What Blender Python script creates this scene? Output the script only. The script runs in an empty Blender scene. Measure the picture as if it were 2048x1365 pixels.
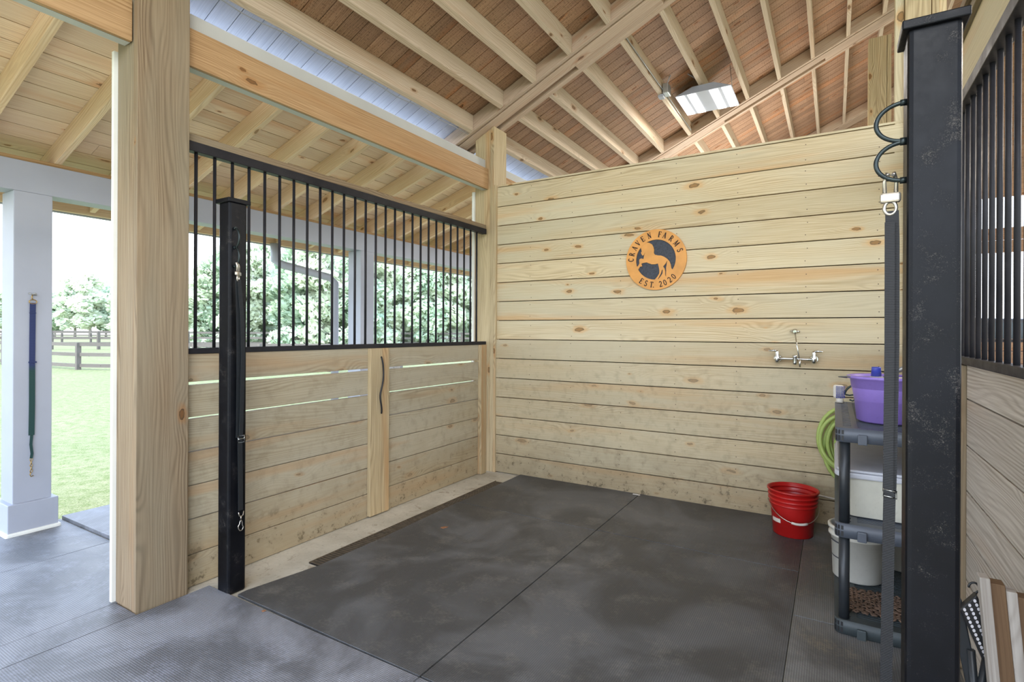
import bpy, bmesh, math, random
from mathutils import Vector, Matrix
random.seed(7)
sc = bpy.context.scene
COL = sc.collection
R = math.radians

# ------------------------------------------------------------------ materials
class NT:
    def __init__(s, name):
        s.m = bpy.data.materials.new(name); s.m.use_nodes = True
        s.t = s.m.node_tree; s.b = s.t.nodes['Principled BSDF']
    def n(s, typ, **kw):
        nd = s.t.nodes.new(typ)
        for k, v in kw.items():
            if k.startswith('i_'):
                key = k[2:]; key = int(key) if key.isdigit() else key
                nd.inputs[key].default_value = v
            else: setattr(nd, k, v)
        return nd
    def l(s, a, b): s.t.links.new(a, b)
    def math(s, op, a, b=None, c=None, clamp=False):
        nd = s.t.nodes.new('ShaderNodeMath'); nd.operation = op; nd.use_clamp = clamp
        for i, v in enumerate((a, b, c)):
            if v is None: continue
            if isinstance(v, (int, float)): nd.inputs[i].default_value = v
            else: s.l(v, nd.inputs[i])
        return nd.outputs[0]
    def mix(s, f, a, b, mode='MIX'):
        nd = s.t.nodes.new('ShaderNodeMix'); nd.data_type = 'RGBA'; nd.blend_type = mode
        if isinstance(f, (int, float)): nd.inputs[0].default_value = f
        else: s.l(f, nd.inputs[0])
        for k, v in ((6, a), (7, b)):
            if isinstance(v, (tuple, list)): nd.inputs[k].default_value = (*v[:3], 1)
            else: s.l(v, nd.inputs[k])
        return nd.outputs[2]
    def mr(s, v, a, b, c=0., d=1., smooth=False):
        nd = s.t.nodes.new('ShaderNodeMapRange'); nd.clamp = True
        if smooth: nd.interpolation_type = 'SMOOTHSTEP'
        s.l(v, nd.inputs[0])
        for i, x in enumerate((a, b, c, d)): nd.inputs[i+1].default_value = x
        return nd.outputs[0]
    def noise(s, vec, scale=5, detail=2, rough=.5, dist=0., dim='3D'):
        nd = s.n('ShaderNodeTexNoise'); nd.noise_dimensions = dim
        nd.inputs['Scale'].default_value = scale; nd.inputs['Detail'].default_value = detail
        nd.inputs['Roughness'].default_value = rough; nd.inputs['Distortion'].default_value = dist
        if vec is not None: s.l(vec, nd.inputs['Vector'])
        return nd.outputs[0]
    def comb(s, x, y, z=0.):
        nd = s.t.nodes.new('ShaderNodeCombineXYZ')
        for i, v in enumerate((x, y, z)):
            if isinstance(v, (int, float)): nd.inputs[i].default_value = v
            else: s.l(v, nd.inputs[i])
        return nd.outputs[0]
    def bump(s, h, st=.3, dist=.01):
        nd = s.n('ShaderNodeBump'); nd.inputs['Strength'].default_value = st; nd.inputs['Distance'].default_value = dist
        s.l(h, nd.inputs['Height']); s.l(nd.outputs[0], s.b.inputs['Normal'])
    def col(s, c):
        if isinstance(c, (tuple, list)): s.b.inputs['Base Color'].default_value = (*c[:3], 1)
        else: s.l(c, s.b.inputs['Base Color'])

def srgb(r, g, b):
    f = lambda c: ((c/255+.055)/1.055)**2.4 if c/255 > .04045 else c/255/12.92
    return (f(r), f(g), f(b))

def plain(name, c, rough=.5, metal=0., bump=0., bscale=200, var=.0, vscale=8, spec=.5):
    M = NT(name); M.b.inputs['Roughness'].default_value = rough; M.b.inputs['Metallic'].default_value = metal
    M.b.inputs['Specular IOR Level'].default_value = spec
    tc = M.n('ShaderNodeTexCoord').outputs['Object']
    if var:
        nz = M.noise(tc, vscale, 4)
        M.col(M.mix(M.mr(nz, .3, .7), tuple(x*(1-var) for x in c), tuple(min(1, x*(1+var)) for x in c)))
    else: M.col(c)
    if bump: M.bump(M.noise(tc, bscale, 2), bump, .002)
    return M.m

def wood(name, light, mid, dark, heart=None, heart_amt=.4, knots=.5, ring=.35, val_var=.12, green=None,
         stain=None, rough=.65, spots=0., knot_scale=1.):
    """pine: grain follows the UV u axis (metres); per-board attribute rnd shifts tone"""
    M = NT(name); M.b.inputs['Roughness'].default_value = rough; M.b.inputs['Specular IOR Level'].default_value = .3
    uvn = M.n('ShaderNodeUVMap').outputs[0]
    sp = M.n('ShaderNodeSeparateXYZ'); M.l(uvn, sp.inputs[0]); u, v = sp.outputs[0], sp.outputs[1]
    rn = M.n('ShaderNodeAttribute', attribute_name='rnd').outputs['Fac']
    kv = M.comb(M.math('MULTIPLY', u, 2.1*knot_scale), M.math('MULTIPLY', v, 5.2*knot_scale))
    warp = M.noise(M.comb(M.math('MULTIPLY', u, 14.), M.math('MULTIPLY', v, 26.), rn), 1., 3)
    vo = M.n('ShaderNodeTexVoronoi', voronoi_dimensions='2D'); M.l(kv, vo.inputs['Vector']); vo.inputs['Scale'].default_value = 1.
    d0 = vo.outputs['Distance']
    d = M.math('ADD', d0, M.math('MULTIPLY', M.math('SUBTRACT', warp, .5), .17))
    cs = M.n('ShaderNodeSeparateColor'); M.l(vo.outputs['Color'], cs.inputs[0])
    gate = M.math('LESS_THAN', cs.outputs[0], knots)
    size = M.mr(cs.outputs[1], 0, 1, .022, .082)
    kn = M.math('MULTIPLY', M.math('LESS_THAN', d, size), gate)
    halo = M.math('MULTIPLY', M.mr(M.math('DIVIDE', d, size), 1.0, 2.9, 1, 0, True), gate)
    push = M.math('MULTIPLY', M.mr(d0, 0, .42, 1, 0, True), gate)
    n1 = M.noise(M.comb(M.math('MULTIPLY', u, .55), M.math('MULTIPLY', v, 5.), M.math('MULTIPLY', rn, 31.)), 1., 2)
    ph = M.math('ADD', M.math('MULTIPLY', v, 400.), M.math('ADD', M.math('MULTIPLY', n1, 105.), M.math('MULTIPLY', push, 16.)))
    rings = M.math('MULTIPLY', M.math('ADD', M.math('SINE', ph), 1.), .5)
    rings = M.math('POWER', rings, 1.8)
    fade = M.mr(M.noise(M.comb(M.math('MULTIPLY', u, 1.1), M.math('MULTIPLY', v, 7.), rn), 1., 2), .35, .65, .25, 1)
    rings = M.math('MULTIPLY', rings, fade)
    streak = M.noise(M.comb(M.math('MULTIPLY', u, 3.), M.math('MULTIPLY', v, 160.), rn), 1., 3, .6)
    c = M.mix(M.mr(streak, .35, .72), light, mid)
    c = M.mix(M.math('MULTIPLY', rings, ring), c, dark)
    if green:
        g = M.noise(M.comb(M.math('MULTIPLY', u, .8), M.math('MULTIPLY', v, 4.), M.math('ADD', M.math('MULTIPLY', rn, 9.), 5.)), 1., 2)
        c = M.mix(M.math('MULTIPLY', M.mr(g, .4, .65), .6), c, green)
    if heart:
        h = M.noise(M.comb(M.math('MULTIPLY', u, .5), M.math('MULTIPLY', v, 7.), M.math('ADD', M.math('MULTIPLY', rn, 17.), 2.)), 1., 3)
        c = M.mix(M.math('MULTIPLY', M.mr(h, .56, .70), heart_amt), c, heart)
        c = M.mix(M.math('MULTIPLY', M.math('MULTIPLY', halo, .55), 1.), c, heart)
    val = M.mr(rn, 0, 1, 1-val_var, 1+val_var)
    vc = M.comb(val, val, val)
    c = M.mix(1., c, vc, 'MULTIPLY')
    if spots:
        vs = M.n('ShaderNodeTexVoronoi', voronoi_dimensions='2D')
        M.l(M.comb(M.math('MULTIPLY', u, 9.), M.math('MULTIPLY', v, 38.)), vs.inputs['Vector'])
        cs2 = M.n('ShaderNodeSeparateColor'); M.l(vs.outputs['Color'], cs2.inputs[0])
        sm = M.math('MULTIPLY', M.mr(vs.outputs['Distance'], .16, .34, 1, 0), M.math('LESS_THAN', cs2.outputs[0], spots))
        c = M.mix(M.math('MULTIPLY', sm, .75), c, tuple(x*.45 for x in dark))
    inner = M.math('MULTIPLY', M.mr(M.math('DIVIDE', d, size), .45, .8, 1, 0), gate)
    c = M.mix(M.math('MULTIPLY', kn, .8), c, tuple(x*.5 for x in dark))
    c = M.mix(M.math('MULTIPLY', inner, .7), c, tuple(x*.62 for x in (heart or mid)))
    if stain:
        pos = M.n('ShaderNodeNewGeometry').outputs['Position']
        ps = M.n('ShaderNodeSeparateXYZ'); M.l(pos, ps.inputs[0]); z = ps.outputs[2]
        n2 = M.noise(pos, 5., 5, .6); n3 = M.noise(pos, 45., 3, .7); n4 = M.noise(pos, 14, 4, .6)
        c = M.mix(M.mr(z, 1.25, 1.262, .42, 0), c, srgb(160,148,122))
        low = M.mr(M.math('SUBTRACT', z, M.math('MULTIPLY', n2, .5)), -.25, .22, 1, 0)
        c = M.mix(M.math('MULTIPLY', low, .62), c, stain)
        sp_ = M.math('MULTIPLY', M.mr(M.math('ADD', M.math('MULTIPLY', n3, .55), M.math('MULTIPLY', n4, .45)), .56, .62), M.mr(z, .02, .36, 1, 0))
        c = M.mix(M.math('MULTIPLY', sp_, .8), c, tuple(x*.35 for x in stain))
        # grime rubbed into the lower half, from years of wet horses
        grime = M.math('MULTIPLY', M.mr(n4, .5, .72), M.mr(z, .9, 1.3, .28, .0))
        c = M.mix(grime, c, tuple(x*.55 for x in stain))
    M.col(c)
    M.bump(M.math('ADD', streak, M.math('MULTIPLY', rings, .7)), .22, .002)
    return M.m

W = {}
W['stall'] = wood('pine_stall', srgb(217,200,164), srgb(194,173,132), srgb(142,112,72), heart=srgb(208,158,98), heart_amt=.55,
                  knots=.45, ring=.42, green=srgb(204,196,168), stain=srgb(134,118,90), val_var=.07)
W['gate'] = wood('pine_gate', srgb(198,186,158), srgb(174,160,130), srgb(112,92,64), heart=srgb(192,146,98), heart_amt=.6,
                 knots=.5, ring=.6, green=srgb(196,192,174), stain=srgb(150,132,100), val_var=.07)
W['right'] = wood('pine_right', srgb(204,196,184), srgb(174,164,150), srgb(122,104,86), heart=srgb(186,156,122), heart_amt=.4,
                  knots=.35, ring=.6, val_var=.08)
W['post'] = wood('pine_post', srgb(150,131,104), srgb(124,104,80), srgb(78,58,38), heart=srgb(150,104,58), heart_amt=.35,
                 knots=.3, ring=.6, green=srgb(138,130,110), val_var=.05)
W['postlight'] = wood('pine_post_light', srgb(196,178,142), srgb(170,150,114), srgb(110,86,56), heart=srgb(184,134,80), heart_amt=.5, knots=.3, ring=.5, val_var=.05)
W['beam'] = wood('pine_beam', srgb(186,152,110), srgb(160,126,86), srgb(130,92,52), heart=srgb(160,112,62), heart_amt=.5,
                 knots=.25, ring=.5, val_var=.04)
W['porch'] = wood('pine_porch', srgb(240,218,190), srgb(226,196,162), srgb(176,132,92), heart=srgb(214,158,112), heart_amt=.55,
                  knots=.35, ring=.3, val_var=.1)
W['rafter'] = wood('pine_rafter', srgb(236,212,180), srgb(222,190,152), srgb(180,138,94), heart=srgb(206,158,110), heart_amt=.3,
                   knots=.3, ring=.4, val_var=.05)
W['deck'] = wood('pine_deck', srgb(180,146,118), srgb(146,112,86), srgb(82,56,40), heart=srgb(176,116,70), heart_amt=.6,
                 knots=.45, ring=.35, val_var=.16, spots=.28)
W['purlin'] = wood('pine_purlin', srgb(208,190,168), srgb(188,168,144), srgb(124,96,70), heart=srgb(168,124,84), heart_amt=.35,
                   knots=.35, ring=.3, val_var=.06)
W['truss'] = wood('pine_truss', srgb(200,178,158), srgb(178,154,132), srgb(116,86,62), heart=srgb(158,108,72), heart_amt=.5,
                  knots=.3, ring=.3, val_var=.08)
W['brownboard'] = wood('brown_board', srgb(122,96,70), srgb(104,80,58), srgb(74,54,38), knots=.15, ring=.3, val_var=.05)
W['greyboard'] = wood('grey_board', srgb(190,184,176), srgb(166,158,150), srgb(126,112,100), knots=.25, ring=.4, val_var=.05)
W['fence'] = wood('fence_board', srgb(112,106,100), srgb(94,88,82), srgb(66,60,54), knots=.1, ring=.3, val_var=.1)
W['eave'] = wood('eave_daylight_tint', srgb(190,192,198), srgb(170,172,180), srgb(150,150,160), knots=.2, ring=.08, val_var=.06)  # pale blue-grey puts the daylight on the eave boards into their colour
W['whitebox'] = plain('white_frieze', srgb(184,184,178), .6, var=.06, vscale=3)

def rubber_mat(name, base=.045, dusty=.4, dry=(150, 150, 146), tint=(1., 1., .97)):
    M = NT(name)
    pos = M.n('ShaderNodeNewGeometry').outputs['Position']
    sp = M.n('ShaderNodeSeparateXYZ'); M.l(pos, sp.inputs[0])
    x, y = sp.outputs[0], sp.outputs[1]
    a = M.math('SINE', M.math('MULTIPLY', M.math('ADD', x, y), 2*math.pi/.017))
    b = M.math('SINE', M.math('MULTIPLY', M.math('SUBTRACT', x, y), 2*math.pi/.017))
    dia = M.mr(M.math('MULTIPLY', a, b), -.25, .25)
    n1 = M.noise(pos, 1.6, 5, .62, .6); n2 = M.noise(pos, 60., 3, .7); n3 = M.noise(pos, 6., 4, .6)
    c = M.mix(M.mr(n1, .44, .58), tuple(base*.85*q for q in tint), tuple(base*1.75*q for q in tint))
    c = M.mix(M.math('MULTIPLY', M.math('SUBTRACT', 1., dia), .55), c, (base*.35, base*.35, base*.35))
    dust = M.math('MULTIPLY', M.mr(M.math('ADD', M.math('MULTIPLY', n3, .6), M.math('MULTIPLY', n2, .4)), .52, .66), dusty)
    c = M.mix(M.math('MULTIPLY', dust, M.mr(dia, 0, 1, .35, 1)), c, srgb(*dry))
    M.col(c)
    r = M.mr(n1, .35, .65, .40, .58); M.l(r, M.b.inputs['Roughness'])
    M.b.inputs['Specular IOR Level'].default_value = .5
    M.bump(M.math('ADD', dia, M.math('MULTIPLY', n2, .3)), .5, .0025)
    return M.m
MAT_IN = rubber_mat('rubber_mat_stall', .08, .45, (138,134,126), (.98, 1., 1.02))
MAT_R = rubber_mat('rubber_mat_dry', .14, .6, (150,140,120))
MAT_OUT = rubber_mat('rubber_mat_sky_sheen', .17, .35, (176,180,196), (1., 1.03, 1.13))  # bluish base and dust colours stand in for sky sheen on the rubber

def concrete():
    M = NT('concrete'); pos = M.n('ShaderNodeNewGeometry').outputs['Position']
    n1 = M.noise(pos, 3., 5, .6); n2 = M.noise(pos, 40., 4, .7); n3 = M.noise(pos, 11., 4, .6, .8)
    c = M.mix(M.mr(n1, .3, .7), srgb(166,158,140), srgb(206,199,182))
    c = M.mix(M.math('MULTIPLY', M.mr(n2, .55, .75), .5), c, srgb(120,108,90))
    c = M.mix(M.math('MULTIPLY', M.mr(n3, .6, .7), .6), c, srgb(128,108,84))
    M.col(c); M.b.inputs['Roughness'].default_value = .85; M.bump(n2, .3, .003); return M.m
CONC = concrete()

def black_steel(name, c1, c2, worn=.5, rough=.32):
    M = NT(name); tc = M.n('ShaderNodeTexCoord').outputs['Object']
    n1 = M.noise(tc, 14., 6, .75); n2 = M.noise(tc, 420., 4, .8); n3 = M.noise(tc, 5., 3, .6)
    c = M.mix(M.mr(n3, .3, .7), c1, c2)
    sc_ = M.math('MULTIPLY', M.mr(M.math('ADD', M.math('MULTIPLY', n1, .5), M.math('MULTIPLY', n2, .5)), .56, .68), worn)
    c = M.mix(sc_, c, srgb(120, 114, 106)); M.col(c)
    M.l(M.mr(n1, .3, .7, rough, rough+.2), M.b.inputs['Roughness']); M.b.inputs['Metallic'].default_value = .0
    M.b.inputs['Specular IOR Level'].default_value = .2; pass
    return M.m
STEEL = black_steel('black_paint', srgb(6,7,10), srgb(14,16,22), .6, .36)
BAR = black_steel('bar_paint', srgb(30,30,34), srgb(46,45,48), .2, .4)
RINGM = plain('ring_steel', srgb(44,52,52), .35, .6, var=.2, vscale=40)
CHROME = plain('chrome', srgb(206,208,204), .2, 1., var=.08, vscale=60)
NICKEL = plain('nickel', srgb(190,184,172), .32, .9, var=.12, vscale=60)
BRASS = plain('brass', srgb(176,148,96), .35, .9)
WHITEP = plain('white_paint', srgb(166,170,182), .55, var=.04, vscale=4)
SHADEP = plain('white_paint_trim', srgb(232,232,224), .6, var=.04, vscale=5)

def strap_mat(name, c1, c2, zsplit=None, c3=None):
    M = NT(name); pos = M.n('ShaderNodeNewGeometry').outputs['Position']
    sp = M.n('ShaderNodeSeparateXYZ'); M.l(pos, sp.inputs[0]); z = sp.outputs[2]
    w = M.math('SINE', M.math('MULTIPLY', z, 2*math.pi/.004))
    c = M.mix(M.mr(w, -1, 1), c1, c2)
    if c3: c = M.mix(M.mr(z, zsplit-.02, zsplit+.02, 1, 0), c, c3)
    M.col(c); M.b.inputs['Roughness'].default_value = .6; M.bump(w, .3, .001); return M.m
STRAP = strap_mat('webbing_black', srgb(5,5,7), srgb(17,17,21))
STRAPL = strap_mat('webbing_worn', srgb(8,13,17), srgb(24,30,34))
STRAPF = strap_mat('webbing_navy', srgb(28,40,82), srgb(40,54,100), 1.08, srgb(24,62,60))

def plastic(name, c, rough=.4, var=.08, trans=0.):
    M = NT(name); tc = M.n('ShaderNodeTexCoord').outputs['Object']
    n = M.noise(tc, 9., 4, .6); n2 = M.noise(tc, 60, 3, .7)
    cc = M.mix(M.mr(n, .3, .7), tuple(x*(1-var) for x in c), tuple(min(1, x*(1+var)) for x in c))
    cc = M.mix(M.math('MULTIPLY', M.mr(n2, .6, .75), .25), cc, tuple(x*.6 for x in c)); M.col(cc)
    M.b.inputs['Roughness'].default_value = rough
    return M.m
RED = plastic('red_plastic', srgb(176,26,24), .35); PURPLE = plastic('purple_plastic', srgb(142,118,196), .4)
GREYP = plastic('grey_shelf_plastic', srgb(84,90,100), .42); GREYD = plastic('dark_leg_plastic', srgb(42,46,50), .4)
GREYB = plastic('bottom_shelf_plastic', srgb(62,70,72), .5, .15)
TOTE = plastic('tote_plastic', srgb(206,204,190), .45); LID = plastic('lid_plastic', srgb(196,198,206), .45)
WBUCK = plastic('bucket_white', srgb(204,202,192), .45, .06); GBUCK = plastic('bucket_grey', srgb(150,146,134), .5)
BLUE = plastic('blue_cap', srgb(54,66,160), .4); PALE = plastic('pale_plastic', srgb(214,208,196), .45)
HOSE = plastic('green_hose', srgb(168,188,104), .5); DKGREEN = plastic('scroll_iron', srgb(52,64,60), .45)
BLK = plain('black', (.012,.012,.014), .5); DARKGAP = plain('dark_gap', srgb(30,22,16), .95)
DOTM = plain('dot_white', srgb(222,220,226), .5); NAIL = plain('nail', srgb(74,58,44), .6)
SIGN = plain('sign_wood', srgb(214,150,72), .5, var=.14, vscale=9); SIGNB = plain('sign_back', srgb(52,56,66), .6, var=.35, vscale=90)
SIGNT = plain('sign_letters', srgb(46,26,16), .7); LEAFB = plain('dry_leaf', srgb(142,98,66), .8, var=.2)
RUST = plastic('coir_mesh', srgb(112,90,74), .9, .35)
GALV = plain('galvanised', srgb(170,170,168), .4, .7, var=.1)
DRAIN = plain('drain_iron', srgb(84,72,56), .8, var=.3, vscale=30)
INK = plain('ink', srgb(70,72,78), .7)

def emit(name, c, s):
    M = NT(name); M.b.inputs['Emission Color'].default_value = (*c, 1); M.b.inputs['Emission Strength'].default_value = s
    M.col(c); return M.m
LED = emit('led_panel', (1, .98, .94), 4.)

def grass_mat():
    M = NT('grass'); pos = M.n('ShaderNodeNewGeometry').outputs['Position']
    n1 = M.noise(pos, .5, 4, .6); n2 = M.noise(pos, 9., 4, .7); n3 = M.noise(pos, 60., 2, .7)
    c = M.mix(M.mr(n1, .3, .7), srgb(112,120,88), srgb(128,132,102))
    c = M.mix(M.mr(n2, .4, .65), c, srgb(90,106,62)); c = M.mix(M.math('MULTIPLY', M.mr(n3, .45, .6), .5), c, srgb(144,146,116))
    M.col(c); M.b.inputs['Roughness'].default_value = .9; M.b.inputs['Specular IOR Level'].default_value = .1
    M.bump(M.math('ADD', n2, n3), .6, .04); return M.m
GRASS = grass_mat()
def leaf_mat(name, c1, c2):
    M = NT(name); pos = M.n('ShaderNodeNewGeometry').outputs['Position']
    M.col(M.mix(M.mr(M.noise(pos, .7, 4, .7), .35, .65), c1, c2)); M.b.inputs['Roughness'].default_value = .7
    M.b.inputs['Specular IOR Level'].default_value = .2
    tr = M.n('ShaderNodeBsdfTranslucent'); tr.inputs[0].default_value = (*c2, 1)
    mx = M.n('ShaderNodeMixShader'); mx.inputs[0].default_value = .45
    out = M.t.nodes['Material Output']; M.l(M.b.outputs[0], mx.inputs[1]); M.l(tr.outputs[0], mx.inputs[2]); M.l(mx.outputs[0], out.inputs[0])
    return M.m
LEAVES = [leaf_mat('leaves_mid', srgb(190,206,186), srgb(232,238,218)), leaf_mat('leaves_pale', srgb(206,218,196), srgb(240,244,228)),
          leaf_mat('leaves_dark', srgb(168,192,172), srgb(214,226,204))]  # haze and overexposure are washed into these pale leaf colours
BARK = plain('bark', srgb(176,168,164), .9, var=.25, vscale=6)

# ------------------------------------------------------------------ mesh builder
ORG = {}
def P(o): return ORG.get(o.name, Vector((0, 0, 0)))
class MB:
    def __init__(s): s.v = []; s.f = []; s.uv = []; s.rnd = []; s.sm = []; s.mi = []; s.cur = 0
    def face(s, idx, uvs, rnd=.5, smooth=False):
        s.f.append(idx); s.uv.append(uvs); s.rnd.append(rnd); s.sm.append(smooth); s.mi.append(s.cur)
    def obox(s, c, ax, ay, az, grain=0, rnd=None):
        """oriented box: centre, three half-extent vectors; grain = which of the vectors the wood grain follows"""
        c = Vector(c); A = [Vector(ax), Vector(ay), Vector(az)]
        if rnd is None: rnd = random.random()
        ou, ov = random.uniform(0, 40), random.uniform(0, 40)
        if A[0].cross(A[1]).dot(A[2]) < 0: A[2] = -A[2]
        b = len(s.v)
        for i in range(8):
            s.v.append(c + A[0]*(1 if i & 1 else -1) + A[1]*(1 if i & 2 else -1) + A[2]*(1 if i & 4 else -1))
        L = [a.length for a in A]
        for q, (i, j) in (((0,2,3,1),(1,0)), ((4,5,7,6),(0,1)), ((0,1,5,4),(0,2)), ((2,6,7,3),(2,0)), ((0,4,6,2),(2,1)), ((1,3,7,5),(1,2))):
            us = []
            k = 3-i-j
            for t in q:
                sg = [(1 if t & (1 << m) else -1)*L[m] for m in range(3)]
                if grain in (i, j):
                    o = i if grain == j else j
                    us.append((ou+sg[grain], ov+sg[o]+(.37*k)))
                else: us.append((ou+sg[i]*.15, ov+sg[j]))
            s.face(tuple(b+t for t in q), us, rnd)
        return s
    def box(s, x0, x1, y0, y1, z0, z1, g='x', rnd=None):
        return s.obox(((x0+x1)/2, (y0+y1)/2, (z0+z1)/2), (abs(x1-x0)/2, 0, 0), (0, abs(y1-y0)/2, 0), (0, 0, abs(z1-z0)/2), 'xyz'.index(g), rnd)
    def tube(s, pts, r, seg=10, closed=False, caps=True):
        pts = [Vector(p) for p in pts]; n = len(pts); rs = r if isinstance(r, (list, tuple)) else [r]*n
        b = len(s.v); up = None
        for i, p in enumerate(pts):
            if closed: t = pts[(i+1) % n]-pts[i-1]
            else: t = pts[min(i+1, n-1)]-pts[max(i-1, 0)]
            t.normalize()
            if up is None:
                up = Vector((0, 0, 1)) if abs(t.z) < .9 else Vector((1, 0, 0))
            x = up-t*up.dot(t)
            if x.length < 1e-4: x = t.orthogonal()
            x.normalize(); y = t.cross(x); up = x
            for k in range(seg):
                a = 2*math.pi*k/seg; s.v.append(p+x*math.cos(a)*rs[i]+y*math.sin(a)*rs[i])
        for i in range(n if closed else n-1):
            for k in range(seg):
                k2 = (k+1) % seg; i2 = (i+1) % n
                s.face((b+i*seg+k, b+i*seg+k2, b+i2*seg+k2, b+i2*seg+k), [(i*.1, k*.1)]*4, .5, True)
        if caps and not closed:
            s.face(tuple(b+k for k in reversed(range(seg))), [(0, 0)]*seg); s.face(tuple(b+(n-1)*seg+k for k in range(seg)), [(0, 0)]*seg)
        return s
    def lathe(s, prof, c, seg=40, sx=1., sy=1.):
        """prof: (r, z) list, closed surface of revolution about z through c"""
        b = len(s.v); c = Vector(c)
        for r, z in prof:
            for k in range(seg):
                a = 2*math.pi*k/seg; s.v.append(c+Vector((math.cos(a)*r*sx, math.sin(a)*r*sy, z)))
        for i in range(len(prof)-1):
            for k in range(seg):
                k2 = (k+1) % seg
                s.face((b+i*seg+k, b+i*seg+k2, b+(i+1)*seg+k2, b+(i+1)*seg+k), [(k*.1, i*.1)]*4, .5, True)
        return s
    def prism(s, poly, o, ax, ay, h):
        """extrude 2-D polygon in the plane (ax, ay) at o by vector h"""
        o, ax, ay, h = Vector(o), Vector(ax), Vector(ay), Vector(h); n = len(poly); b = len(s.v)
        area = sum(poly[i][0]*poly[(i+1) % n][1]-poly[(i+1) % n][0]*poly[i][1] for i in range(n))
        if area < 0: poly = poly[::-1]
        for k in (0, 1):
            for p in poly: s.v.append(o+ax*p[0]+ay*p[1]+h*k)
        s.face(tuple(b+i for i in reversed(range(n))), [(poly[i][0], poly[i][1]) for i in reversed(range(n))])
        s.face(tuple(b+n+i for i in range(n)), [tuple(p) for p in poly])
        for i in range(n):
            j = (i+1) % n; s.face((b+i, b+j, b+n+j, b+n+i), [(0, 0)]*4)
        return s
    def ribbon(s, pts, width, thick):
        """flat strap: pts are centres, width a vector, thick a vector"""
        w, t = Vector(width)/2, Vector(thick)/2; b = len(s.v); n = len(pts)
        for p in pts:
            p = Vector(p)
            for a, c in ((-1, -1), (1, -1), (1, 1), (-1, 1)): s.v.append(p+w*a+t*c)
        for i in range(n-1):
            for k in range(4):
                k2 = (k+1) % 4; s.face((b+i*4+k, b+i*4+k2, b+i*4+4+k2, b+i*4+4+k), [(0, 0)]*4)
        s.face((b+3, b+2, b+1, b), [(0, 0)]*4); e = b+4*(n-1); s.face((e, e+1, e+2, e+3), [(0, 0)]*4)
        return s
    def build(s, name, mat, parent=None, bevel=0., origin=None, recalc=False):
        if parent is not None: org = P(parent)
        elif origin is not None: org = Vector(origin)
        else:
            lo = [min(v[i] for v in s.v) for i in range(3)]; hi = [max(v[i] for v in s.v) for i in range(3)]
            org = Vector(((lo[0]+hi[0])/2, (lo[1]+hi[1])/2, lo[2]))
        me = bpy.data.meshes.new(name)
        me.from_pydata([tuple(v-org) for v in s.v], [], s.f)
        ul = me.uv_layers.new(name='UVMap'); at = me.attributes.new('rnd', 'FLOAT', 'FACE')
        flat = [c for q in s.uv for p in q for c in p]; ul.data.foreach_set('uv', flat)
        at.data.foreach_set('value', s.rnd)
        me.polygons.foreach_set('use_smooth', s.sm); me.polygons.foreach_set('material_index', s.mi)
        for m in (mat if isinstance(mat, (list, tuple)) else [mat]): me.materials.append(m)
        if recalc:
            bm = bmesh.new(); bm.from_mesh(me); bmesh.ops.recalc_face_normals(bm, faces=bm.faces); bm.to_mesh(me); bm.free()
        me.update()
        o = bpy.data.objects.new(name, me); COL.objects.link(o)
        if parent is not None: o.parent = parent
        else: o.location = org
        ORG[o.name] = org
        if bevel:
            md = o.modifiers.new('bevel', 'BEVEL'); md.width = bevel; md.segments = 2; md.limit_method = 'ANGLE'; md.harden_normals = False
        return o

def tag(o, label=None, cat=None, group=None, kind=None):
    if label: o['label'] = label
    if cat: o['category'] = cat
    if group: o['group'] = group
    if kind: o['kind'] = kind
    return o
def empty(name, loc, label, cat, group=None):
    o = bpy.data.objects.new(name, None); COL.objects.link(o); o.location = loc; o.empty_display_size = .1
    ORG[o.name] = Vector(loc); return tag(o, label, cat, group)
def struct(o): o['kind'] = 'structure'; return o
ORD = ['first','second','third','fourth','fifth','sixth','seventh','eighth','ninth','tenth','eleventh','twelfth','thirteenth','fourteenth',
       'fifteenth','sixteenth','seventeenth','eighteenth','nineteenth','twentieth']

# ------------------------------------------------------------------ dimensions
XL, XR, YB = -2.84, .45, 4.29          # gate face, right partition face, back wall face
TR = [1.24, 4.12, 6.98, 9.85]          # near faces of the roof trusses
def zroof(x): return 3.266+.46*(x+2.8)  # underside of trusses and purlins
RIDGE = 3.4

# ------------------------------------------------------------------ floor and ground
m = MB(); m.box(-4.66, 9, -2.2, 14, -.2, 0); struct(m.build('floor', CONC))
m = MB(); m.face  # lawn
N = 60
g = MB()
b0 = 0
xs = [-170+i*(260/N) for i in range(N+1)]; ys = [-40+i*(220/N) for i in range(N+1)]
for yy in ys:
    for xx in xs: g.v.append(Vector((xx, yy, -.13 + .02*math.sin(xx*.3)*math.cos(yy*.23))))
for j in range(N):
    for i in range(N):
        a = j*(N+1)+i; g.face((a, a+1, a+N+2, a+N+1), [(0, 0)]*4, .5, True)
gr = g.build('lawn', GRASS, origin=(0, 0, -.13)); tag(gr, 'sunlit green pasture grass beyond the porch', 'grass', kind='stuff')
# slab edge outside porch: grass meets slab

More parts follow.
